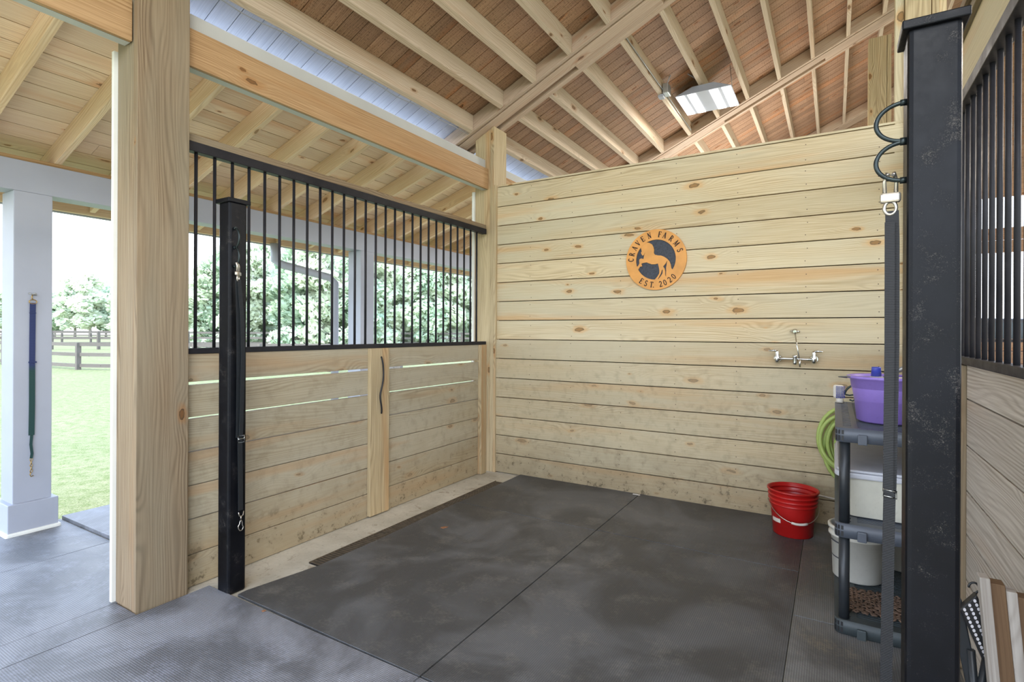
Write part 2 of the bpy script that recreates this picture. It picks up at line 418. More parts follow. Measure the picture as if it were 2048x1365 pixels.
# rubber mats -------------------------------------------------------
def mat_obj(x0, x1, y0, y1, M, label, group='rubber mats on the floor', z=.014, g=.0012):
    m = MB(); m.box(x0+g, x1-g, y0+g, y1-g, .0, z)
    return tag(m.build('rubber_mat', M, bevel=.002), label, 'mat', group)
m = MB(); m.prism([(-2.545, 1.59), (-2.548, 1.64), (-2.474, 2.02), (-2.464, 2.5), (-2.482, 3.336), (-1.352, 3.336), (-1.352, 1.575)], (0, 0, 0), (1, 0, 0), (0, 1, 0), (0, 0, .014))
tag(m.build('rubber_mat', MAT_IN, bevel=.002), 'black rubber floor mat beside the drain, nearest the left black post', 'mat', 'rubber mats on the floor')
mat_obj(-2.475, -1.352, 3.34, 4.28, MAT_IN, 'black rubber floor mat in the left corner below the horse sign wall')
mat_obj(-1.347, -.1605, 1.575, 3.345, MAT_IN, 'black rubber mat in the middle of the stall floor')
mat_obj(-1.347, -.1605, 3.35, 4.28, MAT_IN, 'black rubber mat against the back wall left of the red bucket')
mat_obj(-.160, .43, 2.825, 4.28, MAT_R, 'grey-brown rubber mat strip under the grey shelving unit')
mat_obj(-.160, .43, 1.575, 2.82, MAT_R, 'grey-brown rubber mat strip in front of the grey shelving unit')
mat_obj(-2.76, -1.349, .0, 1.571, MAT_OUT, 'rubber aisle mat tinted with sky sheen at the foot of the big wooden post')
mat_obj(-1.348, .2, .0, 1.571, MAT_OUT, 'rubber aisle mat tinted with sky sheen along the bottom edge of the view')
mat_obj(.205, 1.7, .0, 1.50, MAT_OUT, 'rubber aisle mat in front of the right black post')
mat_obj(-3.86, -2.965, .1, 1.9, MAT_OUT, 'rubber mat tinted with sky sheen on the porch beside the big wooden post', z=.012)
mat_obj(-4.62, -3.865, .0, 1.585, MAT_OUT, 'rubber mat tinted with sky sheen on the porch at the foot of the white column', z=.010)
mat_obj(-4.63, -3.865, 1.595, 3.2, MAT_OUT, 'thick rubber porch mat with a raised edge behind the white column', z=.028)
m = MB(); m.box(-2.962, -2.763, .0, 1.232, 0, .013); tag(m.build('rubber_mat', MAT_OUT), 'narrow strip of rubber mat left of the big wooden post foot', 'mat', 'rubber mats on the floor')

# drain ------------------------------------------------------------
dr = empty('drain_grate', (-2.53, 3.0, 0), 'long narrow brown slotted floor drain along the rubber mat edge', 'drain')
m = MB(); m.box(-2.565, -2.47, 2.03, 4.0, -.0, .002); m.build('channel', BLK, dr)
m = MB()
k = 0; yy = 2.04
while yy < 3.99:
    m.box(-2.56, -2.475, yy, yy+.011, .002, .008); yy += .0225
m.box(-2.567, -2.56, 2.03, 4.0, .002, .009); m.build('slat_panel', DRAIN, dr)

# ------------------------------------------------------------------ left gate wall
seams = [1.212, 1.055, .876, .703, .528, .354, .171, .004]
gapL = [.017, .011, .006, .004, .006, .004]
m = MB()
for i in range(7):
    zt = seams[i]-(gapL[i-1]/2 if i else 0); zb_ = seams[i+1]+(gapL[i]/2 if i < 6 else 0)
    m.box(XL-.038, XL, 1.47, 4.2, zb_, zt, 'y')
wl = struct(m.build('wall_left', W['gate'], bevel=.0025))
wl['label'] = 'low plank stall partition of weathered pine below the bars'
m = MB(); m.box(XL, -2.81, 2.737, 2.925, .012, 1.207, 'z'); bt = m.build('batten', W['postlight'], wl, bevel=.003)
m = MB(); m.tube([(-2.797-.011*((i/14-1)**8 if i > 14 else (1-i/14)**8), 2.838+.010*math.sin(i*.21)-.017*math.exp(-((i-19)/4.5)**2)+.008*(i/28), 1.146-.0147*i) for i in range(29)], .006, 8)
m.build('handle', BLK, bt)
m = MB(); m.box(XL, -2.80, 4.115, 4.2, .004, 1.207, 'z'); m.build('end_batten', W['postlight'], wl, bevel=.003)
m = MB(); m.box(XL-.038, -2.83, 1.475, 1.50, .004, 1.21, 'z'); m.build('end_batten', W['postlight'], wl, bevel=.002)

def grille(name, x, y0, y1, ys, label, side=1, capz=True, botz=1.208, topz=2.255):
    g = empty(name, (x, (y0+y1)/2, botz), label, 'grille')
    m = MB(); m.box(x-.025, x+.025, y0, y1, botz, botz+.030, 'y'); m.build('bottom_rail', BAR, g, bevel=.003)
    m = MB(); m.box(x-.025, x+.025, y0, y1, topz, topz+.050, 'y'); m.build('top_rail', BAR, g, bevel=.003)
    for yy in ys:
        m = MB(); m.tube([(x, yy, botz+.02), (x, yy, topz+.01)], .0085, 10); m.build('bar', BAR, g)
    if capz:
        m = MB(); m.box(x-.05, x+.02, y0, y1, topz+.05, topz+.088, 'y'); m.build('wood_cap', W['post'], g, bevel=.003)
    return g
grille('bar_grille', -2.855, 1.478, 4.235, [1.545+.0985*k for k in range(27)],
       'dark steel bar grille with wooden cap above the left plank partition')

# main post --------------------------------------------------------
def post(name, x0, x1, y0, y1, z1, label, mt='postlight', groove=None, trimx=None, slope=False, dark=None, z0=0):
    p = empty(name, ((x0+x1)/2, (y0+y1)/2, z0), label, 'post')
    m = MB()
    m.box(x1-.038, x1, y0, y1, z0, z1, 'z', .5)                 # face board
    m.box(x0, x1-.041, y0+.004, y1, z0, z1, 'z', .75)
    if slope:
        for v in m.v:
            if v.z > z0+.5: v.z = zroof(v.x)
    m.build('timber', W[mt], p, bevel=.003)
    if trimx:
        m = MB(); m.box(trimx, x0-.001, y0-.012, y1+.01, z0, 2.68, 'z'); m.build('exterior_trim', SHADEP, p)
    return p
post('timber_post', -2.985, -2.783, 1.238, 1.474, 3.3, 'thick laminated timber post in the left foreground rising to the roof', mt='post', trimx=-3.008, slope=True)
post('timber_post', -2.985, -2.768, 4.262, 4.485, 3.3, 'timber corner post where the barred partition meets the back wall', trimx=-3.012, slope=True)
# stain smear block: strip batten in corner on back wall side
m = MB(); m.box(-2.768, -2.744, 4.262, 4.30, 0, 2.72, 'z'); struct(m.build('trim_1', W['postlight'], bevel=.003))
p = post('timber_post', .385, .56, YB-.03, YB+.20, 4.75, 'tall timber post at the right end of the back wall behind the black steel post')
m = MB(); m.box(.335, .383, YB+.002, YB+.07, 0, 4.72, 'z'); m.build('side_board', W['stall'], p, bevel=.003)
m = MB(); m.box(.562, .60, YB+.002, YB+.2, 0, 4.8, 'z'); m.build('side_board', W['stall'], p, bevel=.003)
post('timber_post', .315, .52, 7.06, 7.26, 4.57, 'distant timber post standing beyond the back wall at upper right')

# ------------------------------------------------------------------ back wall
zs = [0.004, .180, .355, .533, .713, .895, 1.078, 1.258, 1.436, 1.615, 1.795, 1.975, 2.153, 2.333, 2.514, 2.700, 2.722]
m = MB()
for i in range(16):
    gap = .0065
    th = .0
    if i == 7: th = 0
    z0, z1 = zs[i]+gap/2, zs[i+1]-gap/2
    yf = YB if i > 6 else YB-.012
    m.box(-2.745, .385, yf, YB+.036, z0, z1, 'x')
wb = struct(m.build('wall_back', W['stall'], bevel=.002)); wb['label'] = 'tall horizontal pine plank wall carrying the round horse sign'
m = MB(); m.box(-2.745, .385, YB+.0365, YB+.06, 0, 2.70); m.build('backing', DARKGAP, wb)
m = MB()
for i in range(15):
    yf = YB if i > 6 else YB-.012
    for j, xx in enumerate((-2.38, -1.97, -1.52, -1.07, -.62, -.17, .25)):
        for t in (.22, .78):
            zz = zs[i]+(zs[i+1]-zs[i])*t+random.uniform(-.012, .012); x_ = xx+random.uniform(-.008, .008)
            m.box(x_-.0028, x_+.0028, yf-.0012, yf+.001, zz-.0028, zz+.0028)
m.build('nail_heads', NAIL, wb)

# ------------------------------------------------------------------ right wall
m = MB()
zr = [0.004, .18, .36, .54, .71, .89, 1.073, 1.208]
for i in range(7): m.box(XR, XR+.038, -.2, 4.28, zr[i]+.0025, zr[i+1]-.0025, 'y')
wr = struct(m.build('wall_right', W['right'], bevel=.002)); wr['label'] = 'low plank partition on the right, weathered pale pine'
m = MB(); m.box(.412, XR, 2.735, 2.95, 0.004, 1.205, 'z'); m.build('batten', W['post'], wr, bevel=.003)
gr_ = grille('bar_grille', XR+.01, .6, 4.25, [2.014+.0983*k for k in range(-12, 22)], 'dark steel bar grille on the right edge above the pale planks', capz=False)
hb = empty('header_beam', (XR+.05, 2.4, 2.306), 'greenish board header with a paler timber strip above the right bars', 'beam')
m = MB(); m.box(XR-.012, XR+.04, .3, 4.26, 2.306, 2.495, 'y'); m.build('board', W['stall'], hb, bevel=.003)
m = MB(); m.box(XR-.03, XR+.02, .3, 4.26, 2.497, 2.535, 'y'); m.box(XR-.045, XR+.02, .3, 4.26, 2.537, 2.575, 'y'); m.build('strip', W['post'], hb, bevel=.003)

# ------------------------------------------------------------------ beams at the eave
def beam(y0, y1, label, mat):
    b = empty('eave_beam', (-2.86, (y0+y1)/2, 2.685), label, 'beam')
    m = MB(); m.box(-2.852, -2.83, y0, y1, 2.687, 2.880, 'y'); m.build('timber', mat, b, bevel=.002)
    m = MB(); m.box(-2.905, -2.853, y0, y1, 2.686, 2.86, 'y'); m.build('exterior_trim', W['whitebox'], b)
    m = MB(); m.box(-2.90, -2.866, y0, y1, 2.862, 2.972, 'y'); m.build('top_board', W['whitebox'], b, bevel=.002)
    return b
beam(1.476, 4.26, 'long golden pine beam spanning between the two timber posts above the bars', W['beam'])
beam(-1.8, 1.236, 'dark orange pine beam running off the top left corner', W['beam'])
beam(4.487, 9.9, 'pine beam continuing beyond the corner post', W['beam'])

# ------------------------------------------------------------------ main roof
deck0 = .150
def deck(name, y0, y1, label=None):
    m = MB(); w = .1365
    n = int((y1-y0)/w)+1
    sl = Vector((1, 0, .46)).normalized(); L0 = -2.94; L1 = RIDGE
    for k in range(n):
        ya = y0+k*w; 
        for (xa, xb) in ((L0, -.6+1.3*((k*7) % 5)/5), (-.6+1.3*((k*7) % 5)/5, L1)):
            xm = (xa+xb)/2; zm = zroof(xm)+deck0+.012
            m.obox((xm, ya+w/2, zm), sl*((xb-xa)/2/sl.x-.001), (0, w/2-.0034, 0), Vector((-.46, 0, 1)).normalized()*.01, 0)
    o = m.build(name, W['deck'])
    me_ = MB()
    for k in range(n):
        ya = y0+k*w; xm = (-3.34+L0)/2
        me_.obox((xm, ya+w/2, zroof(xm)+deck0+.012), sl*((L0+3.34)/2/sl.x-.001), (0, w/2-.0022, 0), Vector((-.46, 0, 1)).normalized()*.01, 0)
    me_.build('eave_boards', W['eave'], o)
    L0 = -3.34; m = MB(); xm = (L0+L1)/2
    m.obox((xm, (y0+y1)/2, zroof(xm)+deck0+.04), sl*((L1-L0)/2/sl.x), (0, (y1-y0)/2, 0), Vector((-.46, 0, 1)).normalized()*.012, 0); m.build('roof_backing', DARKGAP, o)
    return struct(o)
ce = deck('ceiling', -1.6, 10.3); ce['label'] = 'brown pine board roof deck'
# far slope of the roof, falling away past the ridge
m = MB(); sl2 = Vector((1, 0, -.46)).normalized(); L = 5.8
for k in range(88):
    ya = -1.6+k*.1365; xm = RIDGE+L/2
    m.obox((xm, ya+.068, zroof(RIDGE)+deck0+.01-.46*L/2), sl2*(L/2/sl2.x), (0, .066, 0), (0.004, 0, .01), 0)
struct(m.build('ceiling.001', W['deck']))

def slopeboard(m, x0, x1, y0, y1, zo0, zo1, rnd=None):
    """board following the roof slope from x0 to x1, zo = height above the truss underside"""
    xm = (x0+x1)/2; sl = Vector((1, 0, .46))
    m.obox((xm, (y0+y1)/2, zroof(xm)+(zo0+zo1)/2), sl*((x1-x0)/2), (0, (y1-y0)/2, 0), (0, 0, (zo1-zo0)/2), 0, rnd)
for k, y in enumerate(TR):
    t = empty('roof_truss', (-2.0, y+.15, zroof(-2.0)), ['pair of sloping roof timbers over the near wooden post', 'built-up sloping roof truss rising from the corner post to the top edge',
        'second built-up roof truss crossing above the back wall to the upper right', 'farthest roof truss seen past the distant post'][k], 'truss', 'sloping roof trusses')
    for (a, b, lo) in ((0, .038, 0), (.06, .185, 0.0), (.255, .31, 0.0)):
        m = MB(); slopeboard(m, -3.33, RIDGE, y+a, y+b, lo, .145); m.build('board', W['truss'], t, bevel=.003)
    m = MB()
    slopeboard(m, -3.33, RIDGE, y+.038, y+.06, .035, .14)
    slopeboard(m, -3.33, RIDGE, y+.185, y+.255, .09, .14); m.build('gap_board', W['truss'], t)
    for xx in (-1.95, -.1, 1.6):
        m = MB(); slopeboard(m, xx, xx+.75, y+.186, y+.254, .004, .09); m.build('spacer_block', W['truss'], t)
px = [-2.95+.3385*k for k in range(18)]
BAYN = ['nearest roof bay', 'roof bay over the stall', 'roof bay beyond the first truss', 'roof bay beyond the second truss']
for b_, (ya, yb) in enumerate(((-1.6, TR[0]), (TR[0]+.31, TR[1]), (TR[1]+.31, TR[2]), (TR[2]+.31, TR[3]))):
    for k, x in enumerate(px):
        m = MB(); dx = (random.random()-.5)*.012
        slopeboard(m, x+dx, x+dx+.038, ya, yb, .004, .148)
        # grain must follow y
        m2 = MB(); xm = x+dx+.019
        m2.obox((xm, (ya+yb)/2, zroof(xm)+.076), (.019, 0, .00874), (0, (yb-ya)/2, 0), (0, 0, .072), 1)
        tag(m2.build('roof_purlin', W['purlin'], bevel=.003), '%s pine purlin up from the eave in the %s' % (ORD[k], BAYN[b_]), 'purlin', 'purlins in the '+BAYN[b_])
# conduit along a purlin and the LED fixture
cx = -1.57
m = MB(); m.tube([(-1.545, 4.45, 3.87), (-1.545, 5.62, 3.87)], .006, 8); m.tube([(-1.545, 5.74, 3.87), (-1.545, 6.9, 3.87)], .006, 8)
tag(m.build('conduit', GALV), 'thin metal conduit clipped along a roof purlin', 'conduit')
jb = empty('junction_box', (-1.56, 5.68, 3.80), 'small white junction box on the purlin beside the light', 'box')
m = MB(); m.box(-1.60, -1.545, 5.62, 5.70, 3.805, 3.835); m.build('cover', WHITEP, jb, bevel=.004)
m = MB(); m.box(-1.545, -1.49, 5.60, 5.72, 3.83, 3.93); m.build('body', GALV, jb, bevel=.004)
fx = empty('led_fixture', (-1.22, 6.18, 3.93), 'white flat LED barn light hanging under the roof boards', 'light')
m = MB(); ZF = 3.90
m.v += [Vector(q) for q in ((-1.50, 5.92, ZF), (-.92, 5.92, ZF), (-.92, 6.50, ZF), (-1.50, 6.50, ZF), (-1.32, 5.95, ZF+.085), (-1.10, 5.95, ZF+.085), (-1.10, 6.47, ZF+.085), (-1.32, 6.47, ZF+.085))]
for q in ((0, 3, 2, 1), (4, 5, 6, 7), (0, 1, 5, 4), (1, 2, 6, 5), (2, 3, 7, 6), (3, 0, 4, 7)): m.face(q, [(0, 0)]*4)
m.build('housing', WHITEP, fx, bevel=.004)
for xa, xb in ((-1.49, -1.405), (-1.37, -1.285), (-1.145, -1.06), (-1.02, -.935)):
    m = MB(); m.box(xa, xb, 5.935, 6.485, ZF-.006, ZF-.001); m.build('led_strip', LED, fx)
m = MB(); m.tube([(-1.545, 5.66, 3.87), (-1.47, 5.66, 4.05), (-1.38, 5.8, 4.10), (-1.27, 5.98, 4.06), (-1.22, 6.03, 3.985)], .006, 8); m.build('cable', WHITEP, fx)
m = MB()
for (a, b_) in (((-1.45, 6.2), 0), ((-.98, 6.2), 0)): m.tube([(a[0]*.97, a[1], 3.94), (a[0], a[1], zroof(a[0])+.14)], .003, 6)
m.build('hanger', GALV, fx)
# cables tacked along the first purlin's underside
m = MB()
pts = []
for i in range(30):
    y = 1.6+i*.087; pts.append((-2.965+.007*math.sin(i*1.3), y, zroof(-2.965)+.0+.006*math.cos(i*.9)))
m.tube(pts, .0035, 6); tag(m.build('electric_cable', GALV), 'thin grey cable stapled along the lowest purlin above the beam', 'cable')

# ------------------------------------------------------------------ porch roof
SP = .333
def zp(x): return 2.455+SP*(x+4.5)
YP0, YP1 = -2.2, 10.2
m = MB(); sl = Vector((1, 0, SP)).normalized(); x = -5.12; w = .145
while x < -3.20:
    xm = x+w/2; y = YP0
    off = random.uniform(.5, 3)
    while y < YP1:
        ye = min(y+off, YP1); off = 3.2
        m.obox((xm, (y+ye)/2, zp(xm)+.150+.01), (0, (ye-y)/2-.001, 0), sl*(w/2-.003), (-.003, 0, .01), 0); y = ye
    x += w*sl.x
pc = struct(m.build('ceiling.002', W['porch'])); pc['label'] = 'pale pine porch ceiling boards'
m = MB(); m.obox((-4.12, 4, zp(-4.12)+.186), (0, 6.2, 0), sl*1.07, (0, 0, .005), 0); m.build('bounce_roofing', plain('pale_bounce_roof', srgb(214,218,226), .5), pc)  # unseen pale sheet, added to bounce sunlight up under the eave
y0r = 1.095; k = -8; n = 0
while y0r+.4133*k < 9.9:
    y = y0r+.4133*k; xm = (-5.08-3.13)/2
    m = MB(); m.obox((xm, y+.019, zp(xm)+.075), Vector((1, 0, SP))*((5.08-3.13)/2), (0, .019, 0), (0, 0, .073), 0)
    n += 1
    if k < 0: lab = '%s pale porch rafter before the white column, counted toward the camera' % ORD[-k-1]
    else: lab = '%s pale porch rafter along the porch counted from the white column' % ORD[min(k, 19)] if k < 20 else 'pale porch rafter at the far end of the porch'
    tag(m.build('porch_rafter', W['rafter'], bevel=.003), lab, 'rafter', 'porch rafters'); k += 1
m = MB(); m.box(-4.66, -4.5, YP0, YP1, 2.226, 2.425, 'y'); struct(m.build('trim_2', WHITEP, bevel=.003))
m = MB(); m.box(-4.65, -4.515, YP0, YP1, 2.426, 2.452, 'y'); struct(m.build('trim_3', W['beam']))
m = MB(); m.box(-5.13, -5.09, YP0, YP1, 2.245, 2.44, 'y'); fa = struct(m.build('trim_4', W['rafter'], bevel=.002))
m = MB(); m.box(-5.16, -5.131, YP0, YP1, 2.235, 2.40, 'y'); m.build('gutter_face', WHITEP, fa)
def column(y, label):
    c = empty('porch_column', (-4.60, y, 0), label, 'column', 'white porch columns')
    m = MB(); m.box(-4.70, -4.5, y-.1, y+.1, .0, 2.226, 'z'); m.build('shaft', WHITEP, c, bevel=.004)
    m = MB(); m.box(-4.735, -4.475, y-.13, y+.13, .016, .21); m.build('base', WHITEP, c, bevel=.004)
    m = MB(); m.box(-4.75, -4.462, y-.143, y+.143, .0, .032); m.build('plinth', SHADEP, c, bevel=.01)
    return c
column(1.395, 'square white porch column with a boxed base and a hanging blue strap')
column(4.33, 'square white porch column seen through the bars')
column(7.2, 'white porch column farther along, behind the corner post')
# downspout elbow
m = MB(); m.tube([(-5.06, 3.55, 2.25), (-5.06, 3.56, 2.07), (-5.02, 3.62, 2.03), (-4.86, 4.10, 1.93), (-4.84, 4.16, 1.88), (-4.84, 4.17, -.05)], .042, 12)
tag(m.build('downspout', WHITEP), 'white metal downspout with a slanted elbow behind the second porch column', 'downspout')

# ------------------------------------------------------------------ black steel tie posts
def ring_pts(c, r1, r2, ax, n=22, a0=-100, a1=100):
    out = []
    for i in range(n+1):
        a = R(a0+(a1-a0)*i/n); out.append((c[0]+ax*math.cos(a)*r1, c[1], c[2]+math.sin(a)*r2))
    return out
def tie_post(x, y, s, ztop, side, label, rings):
    p = empty('steel_tie_post', (x+s/2, y+s/2, 0), label, 'post')
    m = MB(); m.box(x, x+s, y, y+s, 0, ztop-.012, 'z'); m.build('tube', STEEL, p, bevel=.011)
    m = MB(); m.box(x-.012, x+s+.012, y-.012, y+s+.012, ztop-.022, ztop, 'z'); m.build('cap', STEEL, p, bevel=.003)
    for (zc, r1, r2) in rings:
        xf = x if side < 0 else x+s
        m = MB(); m.tube(ring_pts((xf+side*.004, y+s*.28, zc), r1, r2, side, a0=-90, a1=90), .0052, 10)
        m.tube([(xf, y+s*.28, zc+r2), (xf+side*.012, y+s*.28, zc+r2)], .008, 8); m.tube([(xf, y+s*.28, zc-r2), (xf+side*.012, y+s*.28, zc-r2)], .008, 8)
        m.build('ring', RINGM, p)
    return p
tie_post(-2.682, 1.565, .095, 1.995, 1, 'black square steel tie post with two half rings in front of the left partition', [(1.795, .036, .048), (1.700, .036, .048)])
tie_post(.1465, 1.56, .102, 2.065, -1, 'large black square steel tie post in the right foreground', [(1.84, .056, .046), (1.745, .056, .046)])

# straps -----------------------------------------------------------
def snap_hook(root, c, h, mat, wide=(1, 0, 0), gap=.012):
    """trigger snap: eye at bottom, body, two prongs reaching over the ring"""
    c = Vector(c); w = Vector(wide)
    m = MB()
    m.tube([c-w*.011+Vector((0, 0, h*.30)), c-w*.012+Vector((0, 0, h*.75)), c-w*.006+Vector((0, -.006, h*.98)), c-w*.004+Vector((0, -.012, h*.9))], [.005, .004, .005, .004], 8)
    m.tube([c+w*.011+Vector((0, 0, h*.30)), c+w*.012+Vector((0, 0, h*.75)), c+w*.006+Vector((0, -.006, h*.98)), c+w*.004+Vector((0, -.012, h*.9))], [.005, .004, .005, .004], 8)
    m.build('jaw', mat, root)
    m = MB(); m.obox(c+Vector((0, 0, h*.2)), w*.021, Vector((0, .010, 0)), Vector((0, 0, h*.16))); m.build('body', mat, root, bevel=.005)
    m = MB(); m.tube([c+w*.012*math.cos(a)+Vector((0, 0, -h*.13+math.sin(a)*.016)) for a in [i*math.pi/8 for i in range(16)]], .004, 8, closed=True); m.build('eye', mat, root)
# right strap (long, hangs past the frame)
s1 = empty('tie_strap', (.118, 1.59, .06), 'long black webbing cross-tie hanging from the lower ring of the right steel post', 'strap')
snap_hook(s1, (.116, 1.592, 1.645), .075, NICKEL)
m = MB(); m.ribbon([(.1195, 1.592, 1.628), (.121, 1.590, 1.56), (.1215, 1.588, 1.3), (.118, 1.586, 1.05), (.1165, 1.586, .945)], (.027, -.005, 0), (0, .004, 0)); m.build('webbing', STRAP, s1)
m = MB(); m.ribbon([(.1145, 1.582, 1.60), (.115, 1.580, 1.3), (.1135, 1.580, 1.05), (.114, 1.580, .945)], (.020, -.004, 0), (0, .003, 0)); m.build('webbing', STRAP, s1)
m = MB(); m.ribbon([(.1165, 1.584, .945), (.114, 1.584, .75), (.111, 1.584, .45), (.108, 1.58, .18), (.106, 1.578, .06)], (.024, -.005, 0), (0, .004, 0)); m.build('webbing', STRAP, s1)
m = MB(); m.tube([(.104, 1.581, .952), (.130, 1.577, .950), (.130, 1.577, .934), (.104, 1.581, .936)], .0022, 6, closed=True); m.build('buckle', CHROME, s1)
# left strap
s2 = empty('tie_strap', (-2.50, 1.586, .35), 'dark webbing cross-tie clipped to the ring of the left steel post', 'strap')
xs_ = -2.553
snap_hook(s2, (xs_, 1.590, 1.60), .07, NICKEL, (.6, -.8, 0))
m = MB(); m.ribbon([(xs_+.002, 1.586, 1.585), (xs_-.01, 1.601, 1.40), (xs_-.018, 1.608, 1.1), (xs_-.02, 1.608, .85), (xs_-.019, 1.606, .79)], (0, .024, 0), (.003, 0, 0)); m.build('webbing', STRAPL, s2)
m = MB(); m.ribbon([(xs_+.006, 1.591, 1.585), (xs_+.002, 1.611, 1.40), (xs_-.004, 1.621, 1.2), (xs_-.008, 1.618, .95), (xs_-.012, 1.616, .79)], (0, .020, 0), (.003, 0, 0)); m.build('webbing', STRAPL, s2)
m = MB(); m.ribbon([(xs_-.017, 1.614, .79), (xs_-.018, 1.618, .60), (xs_-.018, 1.620, .42)], (0, .024, 0), (.004, 0, 0)); m.build('webbing', STRAPL, s2)
xb = xs_-.010
m = MB(); m.tube([(xb, 1.599, .80), (xb, 1.633, .80), (xb, 1.633, .765), (xb, 1.599, .765)], .0022, 6, closed=True); m.tube([(xb, 1.599, .783), (xb, 1.633, .783)], .0018, 6); m.build('buckle', CHROME, s2)
m = MB(); m.tube([(xb, 1.631, .415), (xb, 1.628, .395), (xb, 1.620, .392), (xb, 1.608, .395), (xb, 1.604, .415)], .0025, 6)
m.tube([(xb, 1.617, .392), (xb, 1.617, .375)], .003, 6)
m.tube([(xb, 1.617+.013*math.sin(a)*(1.1 if math.cos(a) < 0 else .6), .345+.026*math.cos(a)) for a in [i*math.pi/8 for i in range(16)]], .0024, 6, closed=True); m.build('snap_hook', NICKEL, s2)
# strap on the white porch column
s3 = empty('tie_strap', (-4.485, 1.39, .37), 'navy and green webbing strap hanging from a hook on the white porch column', 'strap')
X3 = -4.488
m = MB(); m.tube([(-4.50, 1.385, 1.562), (-4.47, 1.385, 1.562), (-4.462, 1.40, 1.565)], .004, 8); m.tube([(-4.50, 1.37, 1.566), (-4.49, 1.41, 1.558)], .005, 6); m.build('hook', GALV, s3)
m = MB(); m.tube([(X3, 1.388, 1.56), (X3, 1.383, 1.54), (X3, 1.39, 1.525)], .0035, 6)
m.tube([(X3, 1.39+.02*math.sin(a), 1.512+.014*math.cos(a)) for a in [i*math.pi/6 for i in range(12)]], .003, 6, closed=True); m.build('snap_hook', BRASS, s3)
m = MB(); m.ribbon([(X3, 1.389, 1.505), (X3-.004, 1.389, 1.35), (X3-.004, 1.388, 1.1), (X3-.003, 1.388, .85), (X3-.003, 1.386, .64)], (0, .030, 0), (.004, 0, 0)); m.build('webbing', STRAPF, s3)
m = MB(); m.ribbon([(X3, 1.386, .64), (X3, 1.382, .58), (X3, 1.388, .52), (X3, 1.384, .49)], (0, .014, 0), (.006, 0, 0)); m.build('webbing', STRAPF, s3)
m = MB(); m.box(X3-.004, X3+.006, 1.369, 1.409, 1.112, 1.122); m.box(X3-.004, X3+.005, 1.372, 1.406, 1.436, 1.440); m.build('buckle', STRAPF, s3)
m = MB()
for i in range(5):
    z = .48-i*.018; m.tube([(X3+(.004*math.cos(a) if i % 2 else 0), 1.384+(.006*math.cos(a) if i % 2 == 0 else 0), z+.011*math.sin(a)) for a in [j*math.pi/4 for j in range(8)]], .0022, 6, closed=True)
m.tube([(X3, 1.384, .40), (X3, 1.378, .385), (X3, 1.384, .37), (X3, 1.396, .375)], .003, 6); m.build('chain', BRASS, s3)

# ------------------------------------------------------------------ horse sign
SX, SZ, SR = -1.228, 1.914, .243
YS = YB-.003
sg = empty('horse_sign', (SX, YS, SZ-SR), 'round orange wooden sign with a rearing horse and the name Craven Farms', 'sign')
def ringmesh(r0, r1, y0, y1, n=96):
    m = MB()
    for k in range(n):
        a = 2*math.pi*k/n; ca, sa = math.cos(a), math.sin(a)
        for r, y in ((r0, y0), (r1, y0), (r1, y1), (r0, y1)): m.v.append(Vector((SX+ca*r, y, SZ+sa*r)))
    for k in range(n):
        b = k*4; c = ((k+1) % n)*4
        for i in range(4):
            j = (i+1) % 4; m.face((b+i, b+j, c+j, c+i), [(0, 0)]*4, .5, False)
    return m
ri = .160
ringmesh(ri, SR, YS-.016, YS).build('ring', SIGN, sg, recalc=True)
m = MB(); m.prism([((ri+.004)*math.cos(2*math.pi*k/72), (ri+.004)*math.sin(2*math.pi*k/72)) for k in range(72)], (SX, YS-.006, SZ), (1, 0, 0), (0, 0, 1), (0, .005, 0)); m.build('backing', SIGNB, sg, recalc=True)
HP = [(548,386),(600,396),(645,425),(670,470),(682,520),(678,575),(695,605),(745,620),(805,628),(855,652),(905,690),(940,730),(962,785),(975,850),(1000,885),(985,960),(915,1010),(885,965),(890,900),(888,840),(900,770),(907,712),(885,760),(850,800),(838,815),(862,850),(873,900),(872,950),(890,1010),(820,1040),(755,1028),(800,975),(828,930),(832,875),(818,868),(800,930),(770,985),(740,1040),(690,1040),(745,975),(772,930),(775,880),(765,820),(750,760),(700,770),(640,765),(590,745),(555,727),(505,733),(462,745),(478,790),(440,795),(405,845),(375,870),(352,835),(372,808),(408,778),(430,740),(425,690),(432,664),(462,655),(502,665),(508,620),(530,550),(505,600),(480,605),(462,575),(455,550),(470,538),(462,500),(452,470),(485,430),(510,385)]
k_ = SR/515.
HPp = [((x-710)*k_, -(z-690)*k_) for x, z in HP]
m = MB(); m.prism(HPp, (SX, YS-.0145, SZ), (1, 0, 0), (0, 0, 1), (0, .009, 0)); o = m.build('horse', SIGN, sg, recalc=True)
bm = bmesh.new(); bm.from_mesh(o.data); bmesh.ops.triangulate(bm, faces=[f for f in bm.faces if len(f.verts) > 4]); bm.to_mesh(o.data); bm.free()
